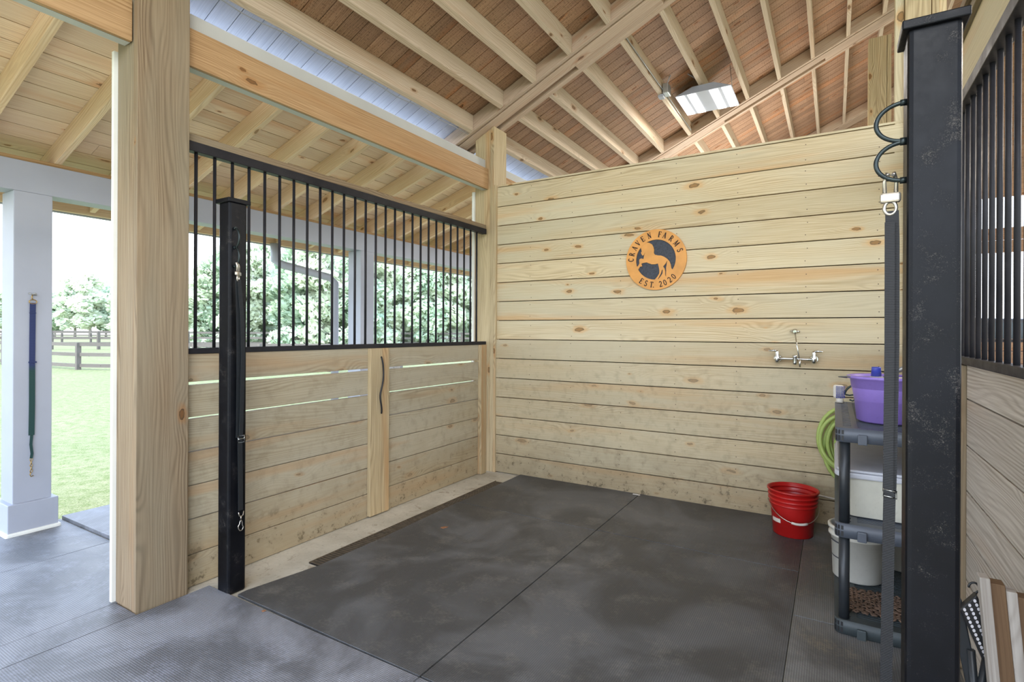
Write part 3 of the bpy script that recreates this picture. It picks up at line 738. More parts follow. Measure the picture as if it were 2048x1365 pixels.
# serif glyph strokes, unit cell about .75 wide x 1 tall; (points, width)
def arc(cx, cy, rx, ry, a0, a1, n=10): return [(cx+rx*math.cos(R(a0+(a1-a0)*i/n)), cy+ry*math.sin(R(a0+(a1-a0)*i/n))) for i in range(n+1)]
T, t_, S_ = .17, .08, .07
def serif(x, y, w=.26): return ([(x-w/2, y), (x+w/2, y)], S_)
GL = {
 'C': [(arc(.38, .5, .30, .45, 55, 305, 16), T*.9), ([(.58, .95), (.58, .72)], t_), ([(.58, .28), (.58, .10)], t_)],
 'R': [([(.16, .03), (.16, .97)], T), (arc(.30, .73, .24, .22, 90, -90, 8), T*.8), ([(.16, .95), (.32, .95)], t_), ([(.16, .51), (.32, .51)], t_), ([(.34, .50), (.66, .04)], T*.9), serif(.16, .03), serif(.66, .03, .2), serif(.1, .97, .14)],
 'A': [([(.38, .98), (.12, .04)], t_), ([(.38, .98), (.64, .04)], T), ([(.2, .34), (.56, .34)], t_), serif(.12, .03), serif(.64, .03)],
 'V': [([(.12, .96), (.38, .03)], T), ([(.64, .96), (.38, .03)], t_), serif(.12, .97), serif(.64, .97)],
 'E': [([(.18, .03), (.18, .97)], T), ([(.1, .96), (.6, .96)], t_), ([(.18, .52), (.48, .52)], t_), ([(.1, .04), (.62, .04)], t_), ([(.6, .97), (.6, .78)], t_), ([(.62, .03), (.62, .24)], t_), ([(.48, .6), (.48, .43)], t_)],
 'N': [([(.14, .03), (.14, .97)], t_), ([(.14, .95), (.62, .05)], T), ([(.62, .03), (.62, .97)], t_), serif(.14, .03), serif(.62, .97), serif(.1, .97, .2)],
 'F': [([(.18, .03), (.18, .97)], T), ([(.1, .96), (.6, .96)], t_), ([(.18, .52), (.48, .52)], t_), ([(.6, .97), (.6, .78)], t_), ([(.48, .6), (.48, .43)], t_), serif(.2, .03, .3)],
 'M': [([(.08, .03), (.12, .97)], t_), ([(.14, .95), (.40, .12)], T*.9), ([(.40, .12), (.68, .95)], t_), ([(.70, .97), (.73, .03)], T), serif(.08, .03, .2), serif(.73, .03, .26), serif(.1, .97, .16), serif(.72, .97, .16)],
 'S': [(arc(.38, .73, .2, .22, 40, 250, 10)+arc(.38, .27, .22, .23, 80, -140, 10), T*.85), ([(.58, .95), (.57, .76)], t_), ([(.16, .05), (.17, .26)], t_)],
 'T': [([(.38, .03), (.38, .97)], T), ([(.08, .96), (.68, .96)], t_), ([(.08, .97), (.08, .76)], t_), ([(.68, .97), (.68, .76)], t_), serif(.38, .03, .3)],
 '.': [([(.2, .02), (.2, .16)], T)],
 '2': [(arc(.36, .70, .22, .25, 165, -35, 10)+[(.14, .07)], T*.8), ([(.12, .06), (.62, .06)], T*.8), ([(.62, .05), (.62, .2)], t_)],
 '0': [(arc(.36, .5, .24, .44, 0, 360, 22), T*.75)],
}
def glyph(m, ch, cx, cz, ang, h, wsc=.8):
    m = MB()
    ca, sa = math.cos(ang), math.sin(ang)
    for pts, w in GL[ch]:
        q = [((p[0]-.38)*h*wsc, (p[1]-.5)*h) for p in pts]
        L, Rr = [], []
        for i, p in enumerate(q):
            a = q[max(i-1, 0)]; b = q[min(i+1, len(q)-1)]
            d = Vector((b[0]-a[0], b[1]-a[1])); d = d.normalized() if d.length > 1e-7 else Vector((1, 0)); nn = Vector((-d.y, d.x))*(w*h/2)
            L.append((p[0]+nn.x, p[1]+nn.y)); Rr.append((p[0]-nn.x, p[1]-nn.y))
        for i in range(len(q)-1):
            poly = [L[i], L[i+1], Rr[i+1], Rr[i]]
            poly = [(cx+x*ca-y*sa, cz+x*sa+y*ca) for x, y in poly]
            m.prism(poly, (0, YS-.0175, 0), (1, 0, 0), (0, 0, 1), (0, .002, 0))
    m.build('letter', SIGNT, sg, recalc=True)
rt = .202; lh = .047
m = MB()
for ch, px_, pz_ in zip('CRAVEN', (283, 305, 360, 410, 490, 600), (670, 575, 480, 395, 325, 270)):
    a = math.atan2(690-pz_, px_-710); glyph(m, ch, SX+rt*math.cos(a), SZ+rt*math.sin(a), a-math.pi/2, lh)
for ch, px_, pz_ in zip('FARMS', (785, 862, 968, 1050, 1100), (262, 300, 365, 445, 565)):
    a = math.atan2(690-pz_, px_-710); glyph(m, ch, SX+rt*math.cos(a), SZ+rt*math.sin(a), a-math.pi/2, lh)
for ch, px_, pz_ in zip('EST.2020', (455, 540, 640, 690, 800, 870, 945, 1010), (1065, 1105, 1125, 1150, 1115, 1080, 1035, 985)):
    a = math.atan2(690-pz_, px_-710); rr = rt if ch != '.' else rt-.0; glyph(m, ch, SX+rr*math.cos(a), SZ+rr*math.sin(a), a+math.pi/2, lh)

# ------------------------------------------------------------------ faucet
YW = YB-.012
fc = empty('wall_faucet', (-.235, YW-.05, 1.10), 'chrome two-handle wall faucet with a bracing rod on the plank wall', 'faucet')
yF = YW-.055
m = MB(); m.tube([(-.345, yF, 1.150), (-.30, yF, 1.150), (-.23, yF, 1.150), (-.16, yF, 1.148), (-.115, yF, 1.147)], [.013, .010, .009, .010, .013], 14); m.build('body', CHROME, fc)
for xx in (-.345, -.118):
    m = MB(); m.tube([(xx, yF+.002, 1.12), (xx, yF, 1.135), (xx, yF, 1.16), (xx, yF, 1.175), (xx, yF, 1.195), (xx, yF, 1.207)], [.012, .018, .017, .012, .011, .009], 14); m.build('valve', CHROME, fc)
    m = MB(); m.tube([(xx, YW+.0, 1.148), (xx, YW-.008, 1.148)], [.028, .024], 18); m.tube([(xx, YW-.005, 1.148), (xx, yF, 1.15)], .012, 12); m.build('flange', CHROME, fc)
    sgn = -1 if xx < -.2 else 1
    m = MB(); m.tube([(xx, yF, 1.203), (xx+sgn*.02, yF-.005, 1.206), (xx+sgn*.055, yF-.012, 1.203)], [.006, .008, .003], 8); m.build('handle', CHROME, fc)
m = MB(); m.tube([(-.232, yF-.02, 1.112), (-.232, yF-.02, 1.125), (-.232, yF-.02, 1.165), (-.232, yF-.02, 1.176)], [.014, .0135, .014, .018], 16); m.tube([(-.232, yF, 1.15), (-.232, yF-.02, 1.15)], .012, 10); m.build('spout', CHROME, fc)
m = MB(); m.tube([(-.205, yF-.035, 1.155), (-.222, yF-.01, 1.25), (-.235, YW-.03, 1.335)], .004, 8); m.tube([(-.203, yF-.036, 1.15), (-.200, yF-.036, 1.095)], .006, 8); m.build('brace_rod', CHROME, fc)
m = MB(); m.tube([(-.237, YW, 1.342), (-.237, YW-.03, 1.34)], [.018, .01], 16); m.tube([(-.268, YW-.004, 1.344), (-.237, YW-.008, 1.346), (-.206, YW-.004, 1.338)], [.004, .009, .004], 8); m.build('bracket', CHROME, fc)

# ------------------------------------------------------------------ red bucket
def handle_arc(c, r, z, drop, a0, n=18, tilt=1.):
    pts = []
    for i in range(n+1):
        a = math.pi*i/n; pts.append(Vector((c[0]+r*math.cos(a)*math.cos(a0)-tilt*r*math.sin(a)*math.sin(a0)*1.03, c[1]+r*math.cos(a)*math.sin(a0)+tilt*r*math.sin(a)*math.cos(a0)*1.03, z-drop*math.sin(a))))
    return pts
BX, BY = -.228, 3.975
bk = empty('red_bucket', (BX, BY, .014), 'red ribbed plastic bucket with white wire handle standing against the back wall', 'bucket')
prof = [(0, .0), (.112, .0), (.120, .006), (.131, .22), (.143, .222), (.144, .232), (.135, .236), (.137, .252), (.149, .254), (.150, .264), (.139, .268), (.140, .284), (.151, .286), (.152, .297), (.142, .300), (.143, .318), (.155, .322), (.157, .334), (.150, .337), (.146, .334), (.137, .22), (.118, .02), (0, .012)]
prof = [(a*.985, b*.88) for a, b in prof]
m = MB(); m.lathe(prof, (BX, BY, .014), 56); m.build('shell', RED, bk, recalc=True)
hp = handle_arc((BX, BY), .150, .232, .11, R(18), 20, -1.)
m = MB(); m.tube(hp, .0028, 6); m.tube([(BX+.15*math.cos(R(18)), BY+.15*math.sin(R(18)), .232), hp[0]], .008, 8); m.tube([(BX-.15*math.cos(R(18)), BY-.15*math.sin(R(18)), .232), hp[-1]], .008, 8); m.build('handle', NICKEL, bk)
m = MB(); m.tube(hp[8:13], .008, 10); m.build('grip', PALE, bk)
m = MB()
for i in range(6):
    pass
mm = MB(); a0 = R(205); n = 8
for i in range(n+1):
    a = a0+R(34)*i/n
    for z, r in ((.085, .1245), (.185, .1305)): mm.v.append(Vector((BX+math.cos(a)*r, BY+math.sin(a)*r, .014+z)))
for i in range(n): mm.face((2*i, 2*i+2, 2*i+3, 2*i+1), [(0, 0)]*4)
mm.build('paper_label', PALE, bk)

# ------------------------------------------------------------------ grey shelving unit
SX0, SX1, SY0, SY1 = .006, .40, 2.75, 3.80
sh = empty('shelving_unit', ((SX0+SX1)/2, (SY0+SY1)/2, .014), 'grey plastic three-tier shelving unit against the right partition', 'shelving')
def shelf(zt, mat, name='shelf', h=.062):
    s = MB()
    rr = .035
    # rounded rectangular rim
    def rim(off):
        pts = []
        for cx_, cy_, a0 in ((SX1-rr, SY1-rr, 0), (SX0+rr, SY1-rr, 90), (SX0+rr, SY0+rr, 180), (SX1-rr, SY0+rr, 270)):
            for i in range(6):
                a = R(a0+18*i); pts.append((cx_+(rr+off)*math.cos(a), cy_+(rr+off)*math.sin(a)))
        return pts
    o_, i_ = rim(0), rim(-.010); n = len(o_)
    for z in (zt-h, zt):
        for p_ in o_: s.v.append(Vector((p_[0], p_[1], z)))
        for p_ in i_: s.v.append(Vector((p_[0], p_[1], z)))
    for k in range(n):
        q = (k+1) % n
        s.face((k, q, 2*n+q, 2*n+k), [(0, 0)]*4, .5, True); s.face((n+k, 3*n+k, 3*n+q, n+q), [(0, 0)]*4)
        s.face((2*n+k, 2*n+q, 3*n+q, 3*n+k), [(0, 0)]*4); s.face((k, n+k, n+q, q), [(0, 0)]*4)
    # solid side borders and slatted deck
    s.box(SX0+.008, SX0+.030, SY0+.01, SY1-.01, zt-.014, zt-.002); s.box(SX0+.062, SX0+.085, SY0+.01, SY1-.01, zt-.014, zt-.002)
    s.box(SX1-.085, SX1-.008, SY0+.01, SY1-.01, zt-.014, zt-.002)
    s.box(SX0+.01, SX1-.01, SY0+.008, SY0+.05, zt-.014, zt-.003); s.box(SX0+.01, SX1-.01, SY1-.05, SY1-.008, zt-.014, zt-.003)
    y = SY0+.06
    while y < SY1-.06:
        s.box(SX0+.028, SX0+.064, y, y+.032, zt-.014, zt-.003); y += .05
    y = SY0+.055
    while y < SY1-.055:
        s.box(SX0+.084, SX1-.084, y, y+.010, zt-.016, zt-.005); y += .019
    for q in (.33, .66): s.box(SX0+(SX1-SX0)*q-.008, SX0+(SX1-SX0)*q+.008, SY0+.02, SY1-.02, zt-.03, zt-.016)
    o = s.build(name, mat, sh)
    # grid corners and tag plate
    for (cx_, cy_, a0) in ((SX0+rr, SY0+rr, 182), (SX1-rr, SY0+rr, 272)):
        g_ = MB()
        for zz0, zz1 in ((zt-h+.006, zt-h*.5-.003), (zt-h*.5+.003, zt-.010)):
            for i in range(4):
                a = R(a0+23*i); b2 = R(a0+23*i+15)
                pts = [(cx_+(rr+.0006)*math.cos(x_), cy_+(rr+.0006)*math.sin(x_)) for x_ in (a, b2)]
                b0 = len(g_.v)
                for p_ in pts:
                    for z in (zz0, zz1): g_.v.append(Vector((p_[0], p_[1], z)))
                g_.face((b0, b0+2, b0+3, b0+1), [(0, 0)]*4)
        g_.build('corner_vent', BLK, o)
    p_ = MB(); p_.box(SX0+.083, SX0+.118, SY0-.012, SY0+.002, zt-h-.006, zt-h+.038); p_.build('clip', mat, o, bevel=.004)
    return o
shelf(.917, GREYP); shelf(.50, GREYP); shelf(.080, GREYB)
for (cx_, cy_) in ((SX0+.036, SY0+.036), (SX1-.036, SY0+.036), (SX0+.036, SY1-.036), (SX1-.036, SY1-.036)):
    for za, zb2 in ((.026, .44), (.49, .86)):
        m = MB(); m.tube([(cx_, cy_, za), (cx_, cy_, zb2)], .021, 20); m.build('leg', GREYD, sh)
m = MB()
for cx_ in (SX0+.04, SX1-.04):
    for cy_ in (SY0+.04, SY1-.04): m.tube([(cx_, cy_, .0145), (cx_, cy_, .03)], .022, 14)
m.build('foot', GREYD, sh)

# purple bucket and its contents
PX, PY = .205, 3.04
pb = empty('purple_bucket', (PX, PY, .917), 'purple plastic pail full of grooming gear on the top shelf', 'bucket')
prof = [(0, 0), (.100, 0), (.112, .008), (.128, .155), (.134, .158), (.139, .198), (.150, .201), (.152, .213), (.145, .215), (.138, .205), (.132, .16), (.108, .015), (0, .010)]
m = MB(); m.lathe(prof, (PX, PY, .917), 56); m.build('shell', PURPLE, pb, recalc=True)
m = MB(); m.tube([(PX-.15, PY-.02, 1.118), (PX-.185, PY-.03, 1.122), (PX-.14, PY-.06, 1.128), (PX-.02, PY-.12, 1.13), (PX+.06, PY-.11, 1.13)], .003, 6); m.build('handle', GALV, pb)
br = empty('spray_bottle', (PX-.035, PY-.01, .935), 'off-white bottle with a blue cap poking out of the purple pail', 'bottle')
m = MB(); m.lathe([(0, 0), (.045, 0), (.052, .02), (.055, .15), (.05, .185), (.02, .197), (0, .197)], (PX-.035, PY-.01, .932), 28); m.build('body', PALE, br, recalc=True)
m = MB(); m.lathe([(0, 0), (.021, 0), (.019, .04), (.018, .045), (0, .045)], (PX-.035, PY-.01, 1.128), 24); m.build('cap', BLUE, br, recalc=True)
sb = empty('sweat_scraper', (PX+.04, PY+.02, .93), 'grey curved handle leaning out of the purple pail', 'scraper')
m = MB(); m.tube([(PX+.03, PY+.03, .95), (PX-.02, PY+.06, 1.10), (PX+.02, PY+.05, 1.135), (PX+.08, PY+.03, 1.175), (PX+.12, PY+.02, 1.19)], .010, 10); m.build('grip', GALV, sb)
o = MB(); o.lathe([(0, 0), (.035, 0), (.045, .04), (.03, .17), (.012, .19), (0, .19)], (PX+.06, PY-.04, .94), 24); tag(o.build('lotion_bottle', PALE, recalc=True), 'pale rounded bottle at the right side of the purple pail', 'bottle')
# brush
BRX, BRY = .03, 3.74
bs = empty('scrub_brush', (BRX, BRY, .917), 'white scrub brush with purple bristles standing at the back corner of the shelf', 'brush')
m = MB(); m.tube([(BRX, BRY, .918), (BRX, BRY, .945)], [.022, .018], 14); m.build('handle', PALE, bs)
m = MB(); m.obox((BRX-.006, BRY+.0, .982), (.028, 0, 0), (0, .012, 0), (0, 0, .040)); m.build('head', PALE, bs, bevel=.012)
m = MB()
for i in range(6):
    for j in range(8):
        x_, z_ = BRX-.018+i*.0072+.004, .952+j*.0085; m.tube([(x_, BRY-.010, z_), (x_+(i-2.5)*.0012, BRY-.028, z_+(j-3.5)*.001)], .0026, 5)
m.build('bristles', BLUE, bs)
# scroll ironwork
si = empty('scroll_bracket', (.20, 3.72, .917), 'dark green wrought-iron scroll piece at the back of the top shelf', 'ornament')
m = MB()
arcp = [(.055+.15*(1-math.cos(R(a))), 3.75, .965+.085*math.sin(R(a))) for a in range(0, 100, 8)]
m.tube(arcp, .006, 8); m.tube([(.06, 3.75, .965), (.08, 3.75, .962), (.105, 3.75, .968), (.25, 3.75, .958)], .005, 8)
sp_ = []
for i in range(26):
    a = R(i*22); r = .032-.0010*i; sp_.append((.135+r*math.cos(a), 3.75, .985+r*math.sin(a)))
m.tube(sp_, .005, 8); m.tube([(.105, 3.75, .968), (.115, 3.75, .945), (.095, 3.75, .930), (.08, 3.75, .937)], .005, 8)
m.tube([(.12, 3.75, .921), (.18, 3.75, .935), (.24, 3.75, .93), (.30, 3.75, .921)], .006, 8); m.build('scrollwork', DKGREEN, si)

# white lidded tote on middle shelf
tt = empty('storage_tote', (.20, 3.2, .50), 'white plastic storage tote with a lid on the middle shelf', 'tote')
def rbox(m, x0, x1, y0, y1, z0, z1, r, tx=0., n=5):
    b = len(m.v); rings_ = ((z0, tx), (z1, 0))
    for z, ins in rings_:
        for cx_, cy_, a0 in ((x1-r-ins, y1-r-ins, 0), (x0+r+ins, y1-r-ins, 90), (x0+r+ins, y0+r+ins, 180), (x1-r-ins, y0+r+ins, 270)):
            for i in range(n+1):
                a = R(a0+90*i/n); m.v.append(Vector((cx_+r*math.cos(a), cy_+r*math.sin(a), z)))
    N_ = 4*(n+1)
    for k in range(N_):
        q = (k+1) % N_; m.face((b+k, b+q, b+N_+q, b+N_+k), [(0, 0)]*4, .5, False)
    m.face(tuple(b+k for k in reversed(range(N_))), [(0, 0)]*N_); m.face(tuple(b+N_+k for k in range(N_)), [(0, 0)]*N_)
m = MB(); rbox(m, .022, .385, 2.86, 3.62, .502, .682, .05, .022); m.build('body', TOTE, tt)
m = MB(); rbox(m, .004, .398, 2.845, 3.64, .678, .703, .06); rbox(m, .012, .392, 2.852, 3.63, .703, .716, .05); m.build('lid', LID, tt, bevel=.008)

def pail(name, cx_, cy_, z, r0, r1, h, mat, label, lid=True):
    p = empty(name, (cx_, cy_, z), label, 'bucket')
    pr = [(0, 0), (r0, 0), (r0+.004, .005), (r1-.004, h*.80), (r1+.008, h*.805), (r1+.008, h*.84), (r1-.002, h*.85), (r1, h*.93), (r1+.01, h*.935), (r1+.011, h*.985), (r1+.004, h), (r1-.006, h), (r0-.004, .012), (0, .01)]
    m = MB(); m.lathe(pr, (cx_, cy_, z), 48); m.build('shell', mat, p, recalc=True)
    return p
wbk = pail('white_bucket', .107, 3.28, .079, .105, .121, .262, WBUCK, 'white plastic bucket on the bottom shelf, its rim sticking out at the left')
mm = MB(); a0 = R(188); n = 8
for i in range(n+1):
    a = a0+R(62)*i/n
    for z, r in ((.03, .1072), (.038, .1078), (.10, .1128), (.107, .1134), (.18, .1190), (.187, .1196)): mm.v.append(Vector((.107+math.cos(a)*r, 3.28+math.sin(a)*r, .079+z)))
for i in range(n):
    for j in (0, 2, 4): mm.face((6*i+j, 6*i+6+j, 6*i+7+j, 6*i+1+j), [(0, 0)]*4)
mm.build('printed_label', INK, wbk)
pail('grey_bucket', .30, 3.56, .079, .10, .118, .28, GBUCK, 'grey bucket deeper on the bottom shelf, mostly hidden by the strap')
# coir/rubber mesh scraper on bottom shelf
m = MB(); rr = random.Random(3)
for i in range(9):
    for j in range(11):
        x_, y_ = .055+i*.034+(j % 2)*.017, 2.86+j*.024
        m.tube([(x_+.011*math.cos(a), y_+.0105*math.sin(a), .082+rr.uniform(-.002, .006)) for a in [q*math.pi/4 for q in range(8)]], .0045, 5, closed=True)
tag(m.build('door_mat', RUST), 'brown open-link door mat lying on the bottom shelf', 'mat')

# ------------------------------------------------------------------ hose
hs = empty('garden_hose', (.13, 4.17, .35), 'coiled lime green garden hose hanging on the back wall behind the shelving', 'hose')
m = MB(); rr = random.Random(5)
pts = []
for lp in range(6):
    ax_, az_ = .165+rr.uniform(-.035, .03), .235+rr.uniform(-.045, .03); cz_ = .60+rr.uniform(-.05, .03); cx2 = .105+rr.uniform(-.03, .03)
    for i in range(28):
        a = 2*math.pi*i/28; f_ = i/28
        pts.append(Vector((cx2+ax_*math.cos(a), 4.23-lp*.013-.012*math.sin(a*2+lp), cz_+az_*math.sin(a))))
sm_ = []
for i in range(len(pts)):
    q = [pts[min(max(i+d, 0), len(pts)-1)] for d in (-3, -2, -1, 0, 1, 2, 3)]; sm_.append(sum(q, Vector())/7)
m.tube(sm_, .0125, 10); m.build('coil', HOSE, hs)
m = MB(); m.tube([(.105, 4.29, .80), (.105, 4.18, .80), (.105, 4.14, .83)], .008, 8); m.build('hook', GALV, hs)
# thin pipe along the wall behind the red bucket
m = MB(); m.tube([(-.12, 4.266, .215), (.0, 4.27, .20), (.2, 4.27, .19)], .006, 8); tag(m.build('water_pipe', PALE), 'thin pale tube running between the red bucket and the white bucket', 'pipe')

# ------------------------------------------------------------------ lower right corner: step stool and slatted boards
st = empty('folding_stool', (.34, 1.92, .014), 'folded black step stool with white grip dots leaning by the right partition', 'stool')
# tilted plate, corners measured in the photo: normal faces the camera
A_ = Vector((.302, 1.93, .565)); B_ = Vector((.338, 1.93, .615)); C_ = Vector((.352, 1.93, .435)); D_ = B_+(C_-A_)
yd = Vector((0, .02, 0))
def plate(m, o, u_, v_, d): m.obox(o+u_/2+v_/2, u_/2, v_/2, d/2, 0)
u_ = B_-A_; v_ = C_-A_
m = MB(); plate(m, A_, u_, v_, Vector((0, .028, 0))); m.build('tread', BLK, st, bevel=.004)
m = MB()
for i in range(3):
    for j in range(12):
        c_ = A_+u_*(.2+.3*i)+v_*(.06+j*.08)
        m.prism([(.0034*math.cos(R(45*q)), .0046*math.sin(R(45*q))) for q in range(8)], c_+Vector((0, -.0155, 0)), (1, 0, 0), (0, 0, 1), (0, .002, 0))
m.build('grip_dots', DOTM, st, recalc=True)
m = MB(); m.obox((.318, 1.95, .45), (.014, 0, .004), (0, .01, 0), (.022, 0, -.13)); m.build('side_panel', GREYD, st, bevel=.003)
for (a, b) in (((.33, 1.94, .45), (.36, 1.93, .03)), ((.365, 1.94, .45), (.30, 1.90, .03)), ((.385, 1.95, .47), (.40, 1.96, .03))):
    m = MB(); m.tube([a, b], .010, 8); m.build('leg', GREYD, st)
m = MB(); m.tube([(.34+.012*math.cos(R(a)), 1.96, .615+.016*math.sin(R(a))) for a in range(-20, 200, 20)], .003, 6)
m.tube([(.352+.010*math.cos(R(a)), 1.955, .598+.014*math.sin(R(a))) for a in range(-60, 200, 20)], .003, 6); m.build('cord', GREYD, st)
bd = empty('slatted_ramp', (.40, 1.75, .014), 'grey and brown striped wooden boards leaning in the lower right corner', 'boards')
for i, (x0, wd, mt) in enumerate(((.345, .022, 'greyboard'), (.3675, .031, 'brownboard'), (.399, .022, 'greyboard'), (.4215, .026, 'brownboard'))):
    m = MB(); dy = .0 if 'grey' in mt else .006
    m.obox((x0+wd/2+.012, 1.86+dy, .345-.012*i), (wd/2, 0, 0), (0, .02, 0), (-.022, .03, .335), 2); m.build('slat', W[mt], bd, bevel=.002)
    # brown boards sit slightly back
m = MB(); m.box(.36, .44, 1.895, 1.93, .3, .36, 'x'); m.build('crosspiece', W['brownboard'], bd)

# leaf and debris
def leaf(x, y, s, label, a=0.):
    m = MB(); pts = [(0, -1), (.35, -.6), (.9, -.5), (.6, -.1), (1, .4), (.4, .35), (.1, 1), (-.25, .4), (-.9, .6), (-.6, 0), (-.9, -.5), (-.35, -.55)]
    m.prism([(p[0]*s, p[1]*s*.7) for p in pts], (x, y, .0155), (math.cos(a), math.sin(a), .15), (-math.sin(a), math.cos(a), .05), (0, 0, .003))
    return tag(m.build('dry_leaf', LEAFB, recalc=True), label, 'leaf')
leaf(-2.235, 2.845, .028, 'small brown dry leaf lying on the mat near the drain', .4)
leaf(-2.285, 1.556, .012, 'tiny tan leaf fragment on the mat edge near the left steel post')
m = MB(); m.prism([(0, 0), (.03, .004), (.05, -.006), (.06, .006), (.03, .016), (0, .01)], (-1.395, 4.235, .0145), (1, 0, 0), (0, 1, 0), (0, 0, .004))
tag(m.build('concrete_crumb', PALE, recalc=True), 'pale crumb of concrete at the mat joint under the sign', 'debris')

# ------------------------------------------------------------------ neighbour space beyond the right partition
YE = 10.25
m = MB(); zz = 1.2; 
for i in range(7): m.box(.6, 9, YE-.02, YE, .01+i*.18, .18+i*.18, 'x')
for z0, z1 in ((2.50, 2.68), (2.68, 2.86),): m.box(.6, 9, YE-.02, YE, z0+.002, z1-.002, 'x')
for i in range(14): m.box(-3, 9, YE-.02, YE, 3.30+i*.18, 3.478+i*.18, 'x')
for x0 in (.6, 2.62, 4.6, 6.4): m.box(x0, x0+.14, YE-.021, YE+.02, 1.27, 3.3, 'z')
fw = struct(m.build('wall_far', W['deck'])); fw['label'] = 'end wall of the barn with open bays, seen through the right bars'
m = MB(); m.box(.5, 9, 9.6, 9.66, 1.22, 1.26); m.build('rail', BAR, fw)
# dark vehicle parked outside beyond the end wall
vh = empty('pickup_truck', (3.2, 14.5, -.13), 'dark vehicle parked outside, glimpsed through the right bars', 'vehicle')
CARP = plain('car_paint', srgb(30,34,40), .3); GLS = plain('car_glass', srgb(40,50,54), .15, spec=.3)
m = MB()
prof = [(-2.5, .45), (2.5, .45), (2.6, .9), (2.45, 1.05), (1.35, 1.12), (.75, 1.72), (-.9, 1.76), (-1.25, 1.2), (-2.5, 1.15), (-2.6, .8)]
m.prism(prof, (2.4, 13.6, -.1), (1, 0, 0), (0, 0, 1), (0, 1.8, 0)); m.build('body', CARP, vh, recalc=True, bevel=.04)
m = MB(); m.prism([(.15, 1.15), (1.15, 1.15), (.68, 1.64), (.15, 1.66)], (2.4, 13.57, -.1), (1, 0, 0), (0, 0, 1), (0, .04, 0)); m.prism([(-1.1, 1.18), (.05, 1.15), (.05, 1.66), (-.85, 1.68)], (2.4, 13.57, -.1), (1, 0, 0), (0, 0, 1), (0, .04, 0)); m.build('side_window', GLS, vh, recalc=True)
for x_ in (.8, 4.1):
    m = MB(); m.tube([(x_, 13.55, .27), (x_, 13.8, .27)], .38, 28); m.build('wheel', BLK, vh)

# ------------------------------------------------------------------ outdoors
fy = [(-34.5, 8.0), (-29.5, 8.2), (-26.4, 8.35), (-23.6, 8.6), (-21.6, 9.5), (-19.6, 10.6), (-17.6, 11.8), (-15.6, 13.2), (-13.6, 14.7)]
GZ = -.13
fn = empty('paddock_fence', (-23.6, 8.6, GZ), 'three-rail weathered wooden paddock fence nearest the barn', 'fence')
for i, (x_, y_) in enumerate(fy):
    m = MB(); m.box(x_-.07, x_+.07, y_-.07, y_+.07, GZ-.03, .86, 'z'); m.build('fence_post', W['fence'], fn)
for i in range(len(fy)-1):
    a, b = Vector((*fy[i], 0)), Vector((*fy[i+1], 0)); d = (b-a); nrm = Vector((-d.y, d.x, 0)).normalized()
    for z in (.03, .43, .80):
        m = MB(); m.obox((a+b)/2+Vector((0, 0, z)), d/2, nrm*.02, (0, 0, .065)); m.build('rail', W['fence'], fn)
f2 = empty('paddock_fence', (-60, 40, GZ), 'distant long paddock fence in front of the trees', 'fence')
def far_fence(root, p0, p1, n):
    p0, p1 = Vector(p0), Vector(p1)
    m = MB(); d = p1-p0
    for z in (.35, .75, 1.15): m.obox((p0+p1)/2+Vector((0, 0, z)), d/2, Vector((-d.y, d.x, 0)).normalized()*.03, (0, 0, .075))
    m.build('rails', W['fence'], root)
    m = MB()
    for i in range(n+1):
        q = p0+d*i/n; m.box(q.x-.09, q.x+.09, q.y-.09, q.y+.09, GZ, 1.25, 'z')
    m.build('posts', W['fence'], root)
far_fence(f2, (-90, 10, 0), (-20, 75, 0), 34)
f3 = empty('paddock_fence', (-48, 20, GZ), 'middle-distance paddock fence across the pasture', 'fence')
far_fence(f3, (-60, 6, 0), (-16, 47, 0), 20)

def make_leaf_mesh(seed, mat, R_=(2.6, 2.6, 3.2), n=2600, s=.24):
    rr = random.Random(seed); m = MB(); blobs = []
    for i in range(26):
        a = rr.uniform(0, 6.28); z = rr.uniform(-1, 1); q = math.sqrt(1-z*z)*rr.uniform(.3, .85)
        blobs.append((Vector((math.cos(a)*q*R_[0], math.sin(a)*q*R_[1], z*R_[2]*.85)), rr.uniform(.5, 1.15)))
    for i in range(n):
        c, br_ = rr.choice(blobs)
        d = Vector((rr.gauss(0, 1), rr.gauss(0, 1), rr.gauss(0, 1))).normalized()*br_*rr.uniform(.6, 1.05)
        p = c+d*Vector((1, 1, .75)).x; ax = Vector((rr.gauss(0, 1), rr.gauss(0, 1), rr.gauss(0, 1))).normalized(); ay = ax.orthogonal().normalized()
        ss = s*rr.uniform(.6, 1.3); b = len(m.v)
        for (i1, i2) in ((-1, -.6), (.2, -1), (1, .2), (-.1, 1)): m.v.append(p+ax*i1*ss+ay*i2*ss)
        m.face((b, b+1, b+2, b+3), [(0, 0)]*4, rr.random())
    return m
LM = []
for i in range(3):
    o = make_leaf_mesh(40+i, LEAVES[i]).build('crown_source', LEAVES[i], origin=(0, 0, 0)); LM.append(o.data); bpy.data.objects.remove(o)
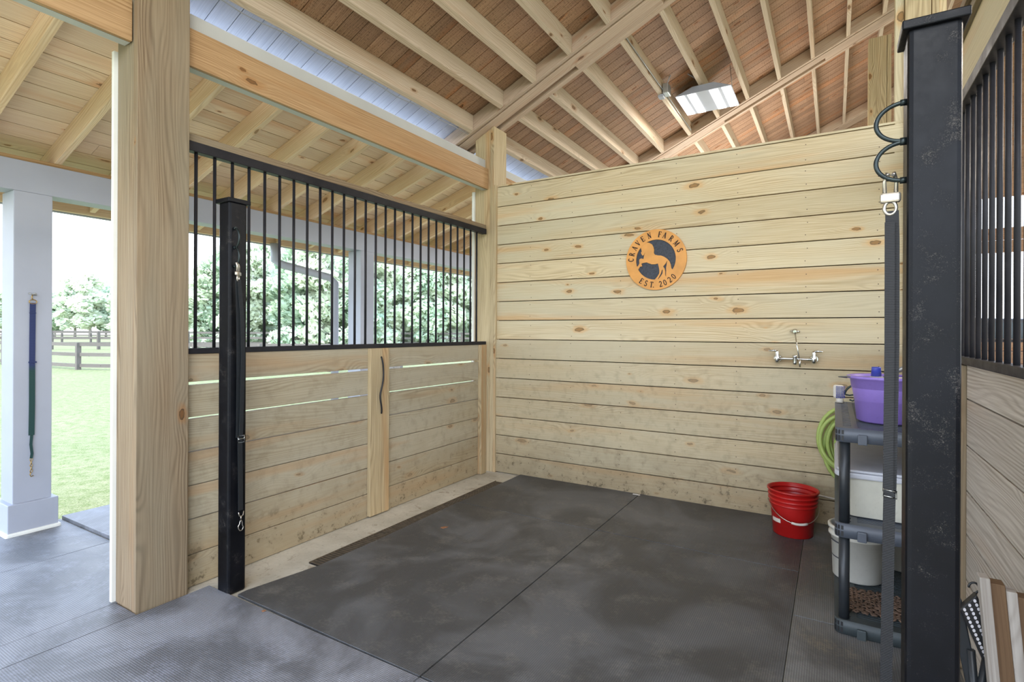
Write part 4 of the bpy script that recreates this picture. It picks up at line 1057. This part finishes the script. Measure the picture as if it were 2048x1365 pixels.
def tree(x, y, h, w, k, label, group, name='pasture_tree', trunk_h=.35):
    t = empty(name, (x, y, GZ), label, 'tree', group)
    m = MB(); m.tube([(x, y, GZ-.1), (x+.1, y, GZ+h*.3), (x-.1, y+.1, GZ+h*.75)], [.22*h/10, .17*h/10, .06*h/10], 8)
    for q in range(4):
        a = q*1.7+x; m.tube([(x+.05, y, GZ+h*(.35+.09*q)), (x+math.cos(a)*w*.35, y+math.sin(a)*w*.35, GZ+h*(.5+.1*q))], [.08*h/10, .03*h/10], 6)
    m.build('trunk', BARK, t)
    for (dz, s_) in (((.74, .9), (.42, 1.0)) if w > 4 else ((.76, .8), (.5, 1.0), (.22, .95))):
        c = bpy.data.objects.new('foliage', LM[k]); COL.objects.link(c); c.parent = t
        c.location = (random.uniform(-.3, .3), random.uniform(-.3, .3), h*dz); c.scale = (w/2.6*s_*.62, w/2.6*s_*.62, h*.27/3.2); c.rotation_euler = (0, 0, random.uniform(0, 6))
    return t
def at(px_, D):
    u = (px_-1024)/1072; F_ = (-.515, .857); R__ = (.857, .515); return D*(F_[0]+u*R__[0]), D*(F_[1]+u*R__[1])
rr = random.Random(11)
left_spec = [(-60, 92, 7.0, 5), (-5, 88, 8.2, 5), (110, 96, 8.0, 5), (150, 92, 10.6, 5.5), (180, 90, 11.0, 5.5), (212, 94, 9.5, 5), (245, 90, 8.0, 5), (285, 93, 8.5, 5), (330, 88, 9.5, 5)]
for i, (p_, D, h, w) in enumerate(left_spec):
    x_, y_ = at(p_, D); tree(x_, y_, h, w, i % 3, '%s tree from the left in the far treeline beyond the porch' % ORD[i], 'far trees beyond the paddock')
i = 0
for row, (D, hh) in enumerate(((46, 8.2), (56, 9.5))):
    for p_ in range(385 if row else 400, 1000, 46):
        D_ = D+rr.uniform(-3, 3); h = hh+rr.uniform(-.8, 1.1); x_, y_ = at(p_+rr.uniform(-12, 12), D_)
        if p_ < 440: h *= .8
        tree(x_, y_, h, 3.8, (i*2) % 3, '%s tree from the left in the %s row seen through the bars' % (ORD[i % 14 if row == 0 else (i % 14)], 'nearer' if row == 0 else 'farther'),
             'trees seen through the left bars'); i += 1
        if p_+46 >= 1000: i = 0
x_, y_ = at(890, 58)
ho = empty('farmhouse', (x_, y_, GZ), 'small white distant house with a pale roof among the trees', 'house')
m = MB(); m.box(x_-2.2, x_+2.2, y_-2, y_+2, GZ, 1.1); m.build('walls', WHITEP, ho)
m = MB(); m.prism([(-2.5, 0), (2.5, 0), (0, .9)], (x_, y_-2.2, 1.1), (1, 0, 0), (0, 0, 1), (0, 4.4, 0)); m.build('roof', SHADEP, ho, recalc=True)
m = MB(); 
for q in (-1.3, 0, 1.2): m.box(x_+q, x_+q+.5, y_-2.03, y_-2, .2, .8)
m.build('window', GLS, ho)

# ------------------------------------------------------------------ light
w = bpy.data.worlds.new('World'); sc.world = w; w.use_nodes = True
nt = w.node_tree; bg = nt.nodes['Background']
geo = nt.nodes.new('ShaderNodeTexCoord'); sep = nt.nodes.new('ShaderNodeSeparateXYZ'); nt.links.new(geo.outputs['Generated'], sep.inputs[0])
rp = nt.nodes.new('ShaderNodeValToRGB'); nt.links.new(sep.outputs[2], rp.inputs[0])
rp.color_ramp.elements[0].position = .0; rp.color_ramp.elements[0].color = (.90, .94, 1.0, 1)
rp.color_ramp.elements[1].position = .7; rp.color_ramp.elements[1].color = (.50, .68, 1.0, 1)
nt.links.new(rp.outputs[0], bg.inputs[0]); bg.inputs[1].default_value = 5.2

def light(kind, name, loc, energy, color=(1, 1, 1), size=1., rot=(0, 0, 0), size_y=None, angle=None):
    d = bpy.data.lights.new(name, kind); d.energy = energy; d.color = color
    if kind == 'AREA':
        d.size = size
        if size_y: d.shape = 'RECTANGLE'; d.size_y = size_y
    if kind == 'SUN': d.angle = angle
    o = bpy.data.objects.new(name, d); COL.objects.link(o); o.location = loc; o.rotation_euler = rot; return o
# sun from behind the camera, high
sd = Vector((.06, .42, -.90)).normalized()
s = light('SUN', 'sun', (0, -10, 20), 7.5, (1, .96, .88), angle=R(1.)); s.rotation_euler = sd.to_track_quat('-Z', 'Y').to_euler()
light('AREA', 'aisle_fill', (.6, -1.2, 3.6), 90, (1, .95, .86), 1.6, (R(25), 0, R(12)))  # added fill behind the camera to brighten the interior, no fixture there
light('AREA', 'fixture_lamp', (-1.21, 6.2, 3.86), 40, (1, .96, .9), .5)
light('AREA', 'back_stall_fill', (-1.0, 7.9, 2.6), 45, (1, .96, .9), 1.0, (R(180), 0, 0))  # added fill aimed up at the far roof boards, no real lamp
light('AREA', 'neighbour_fill', (3.2, 4.5, 3.6), 240, (1, .9, .78), 1.2)  # added fill to lift the dark space behind the right bars

# ------------------------------------------------------------------ camera
cam = bpy.data.cameras.new('camera'); co = bpy.data.objects.new('camera', cam); COL.objects.link(co)
cam.sensor_width = 36.; cam.lens = 36.*1072/2048; cam.clip_start = .05; cam.clip_end = 500
cam.shift_y = -(682.5-664)/2048
yaw, roll = R(31.), .0045
fwd = Vector((-math.sin(yaw), math.cos(yaw), 0)); rgt = Vector((math.cos(yaw), math.sin(yaw), 0)); up = Vector((0, 0, 1))
r2 = rgt*math.cos(roll)+up*math.sin(roll); u2 = up*math.cos(roll)-rgt*math.sin(roll)
Mx = Matrix(((r2.x, u2.x, -fwd.x, 0), (r2.y, u2.y, -fwd.y, 0), (r2.z, u2.z, -fwd.z, 1.33), (0, 0, 0, 1)))
co.matrix_world = Mx
sc.camera = co
sc.cycles.max_bounces = 7; sc.cycles.caustics_reflective = False; sc.cycles.caustics_refractive = False
sc.view_settings.view_transform = 'Standard'; sc.view_settings.look = 'None'; sc.view_settings.exposure = 0.; sc.view_settings.gamma = 1.
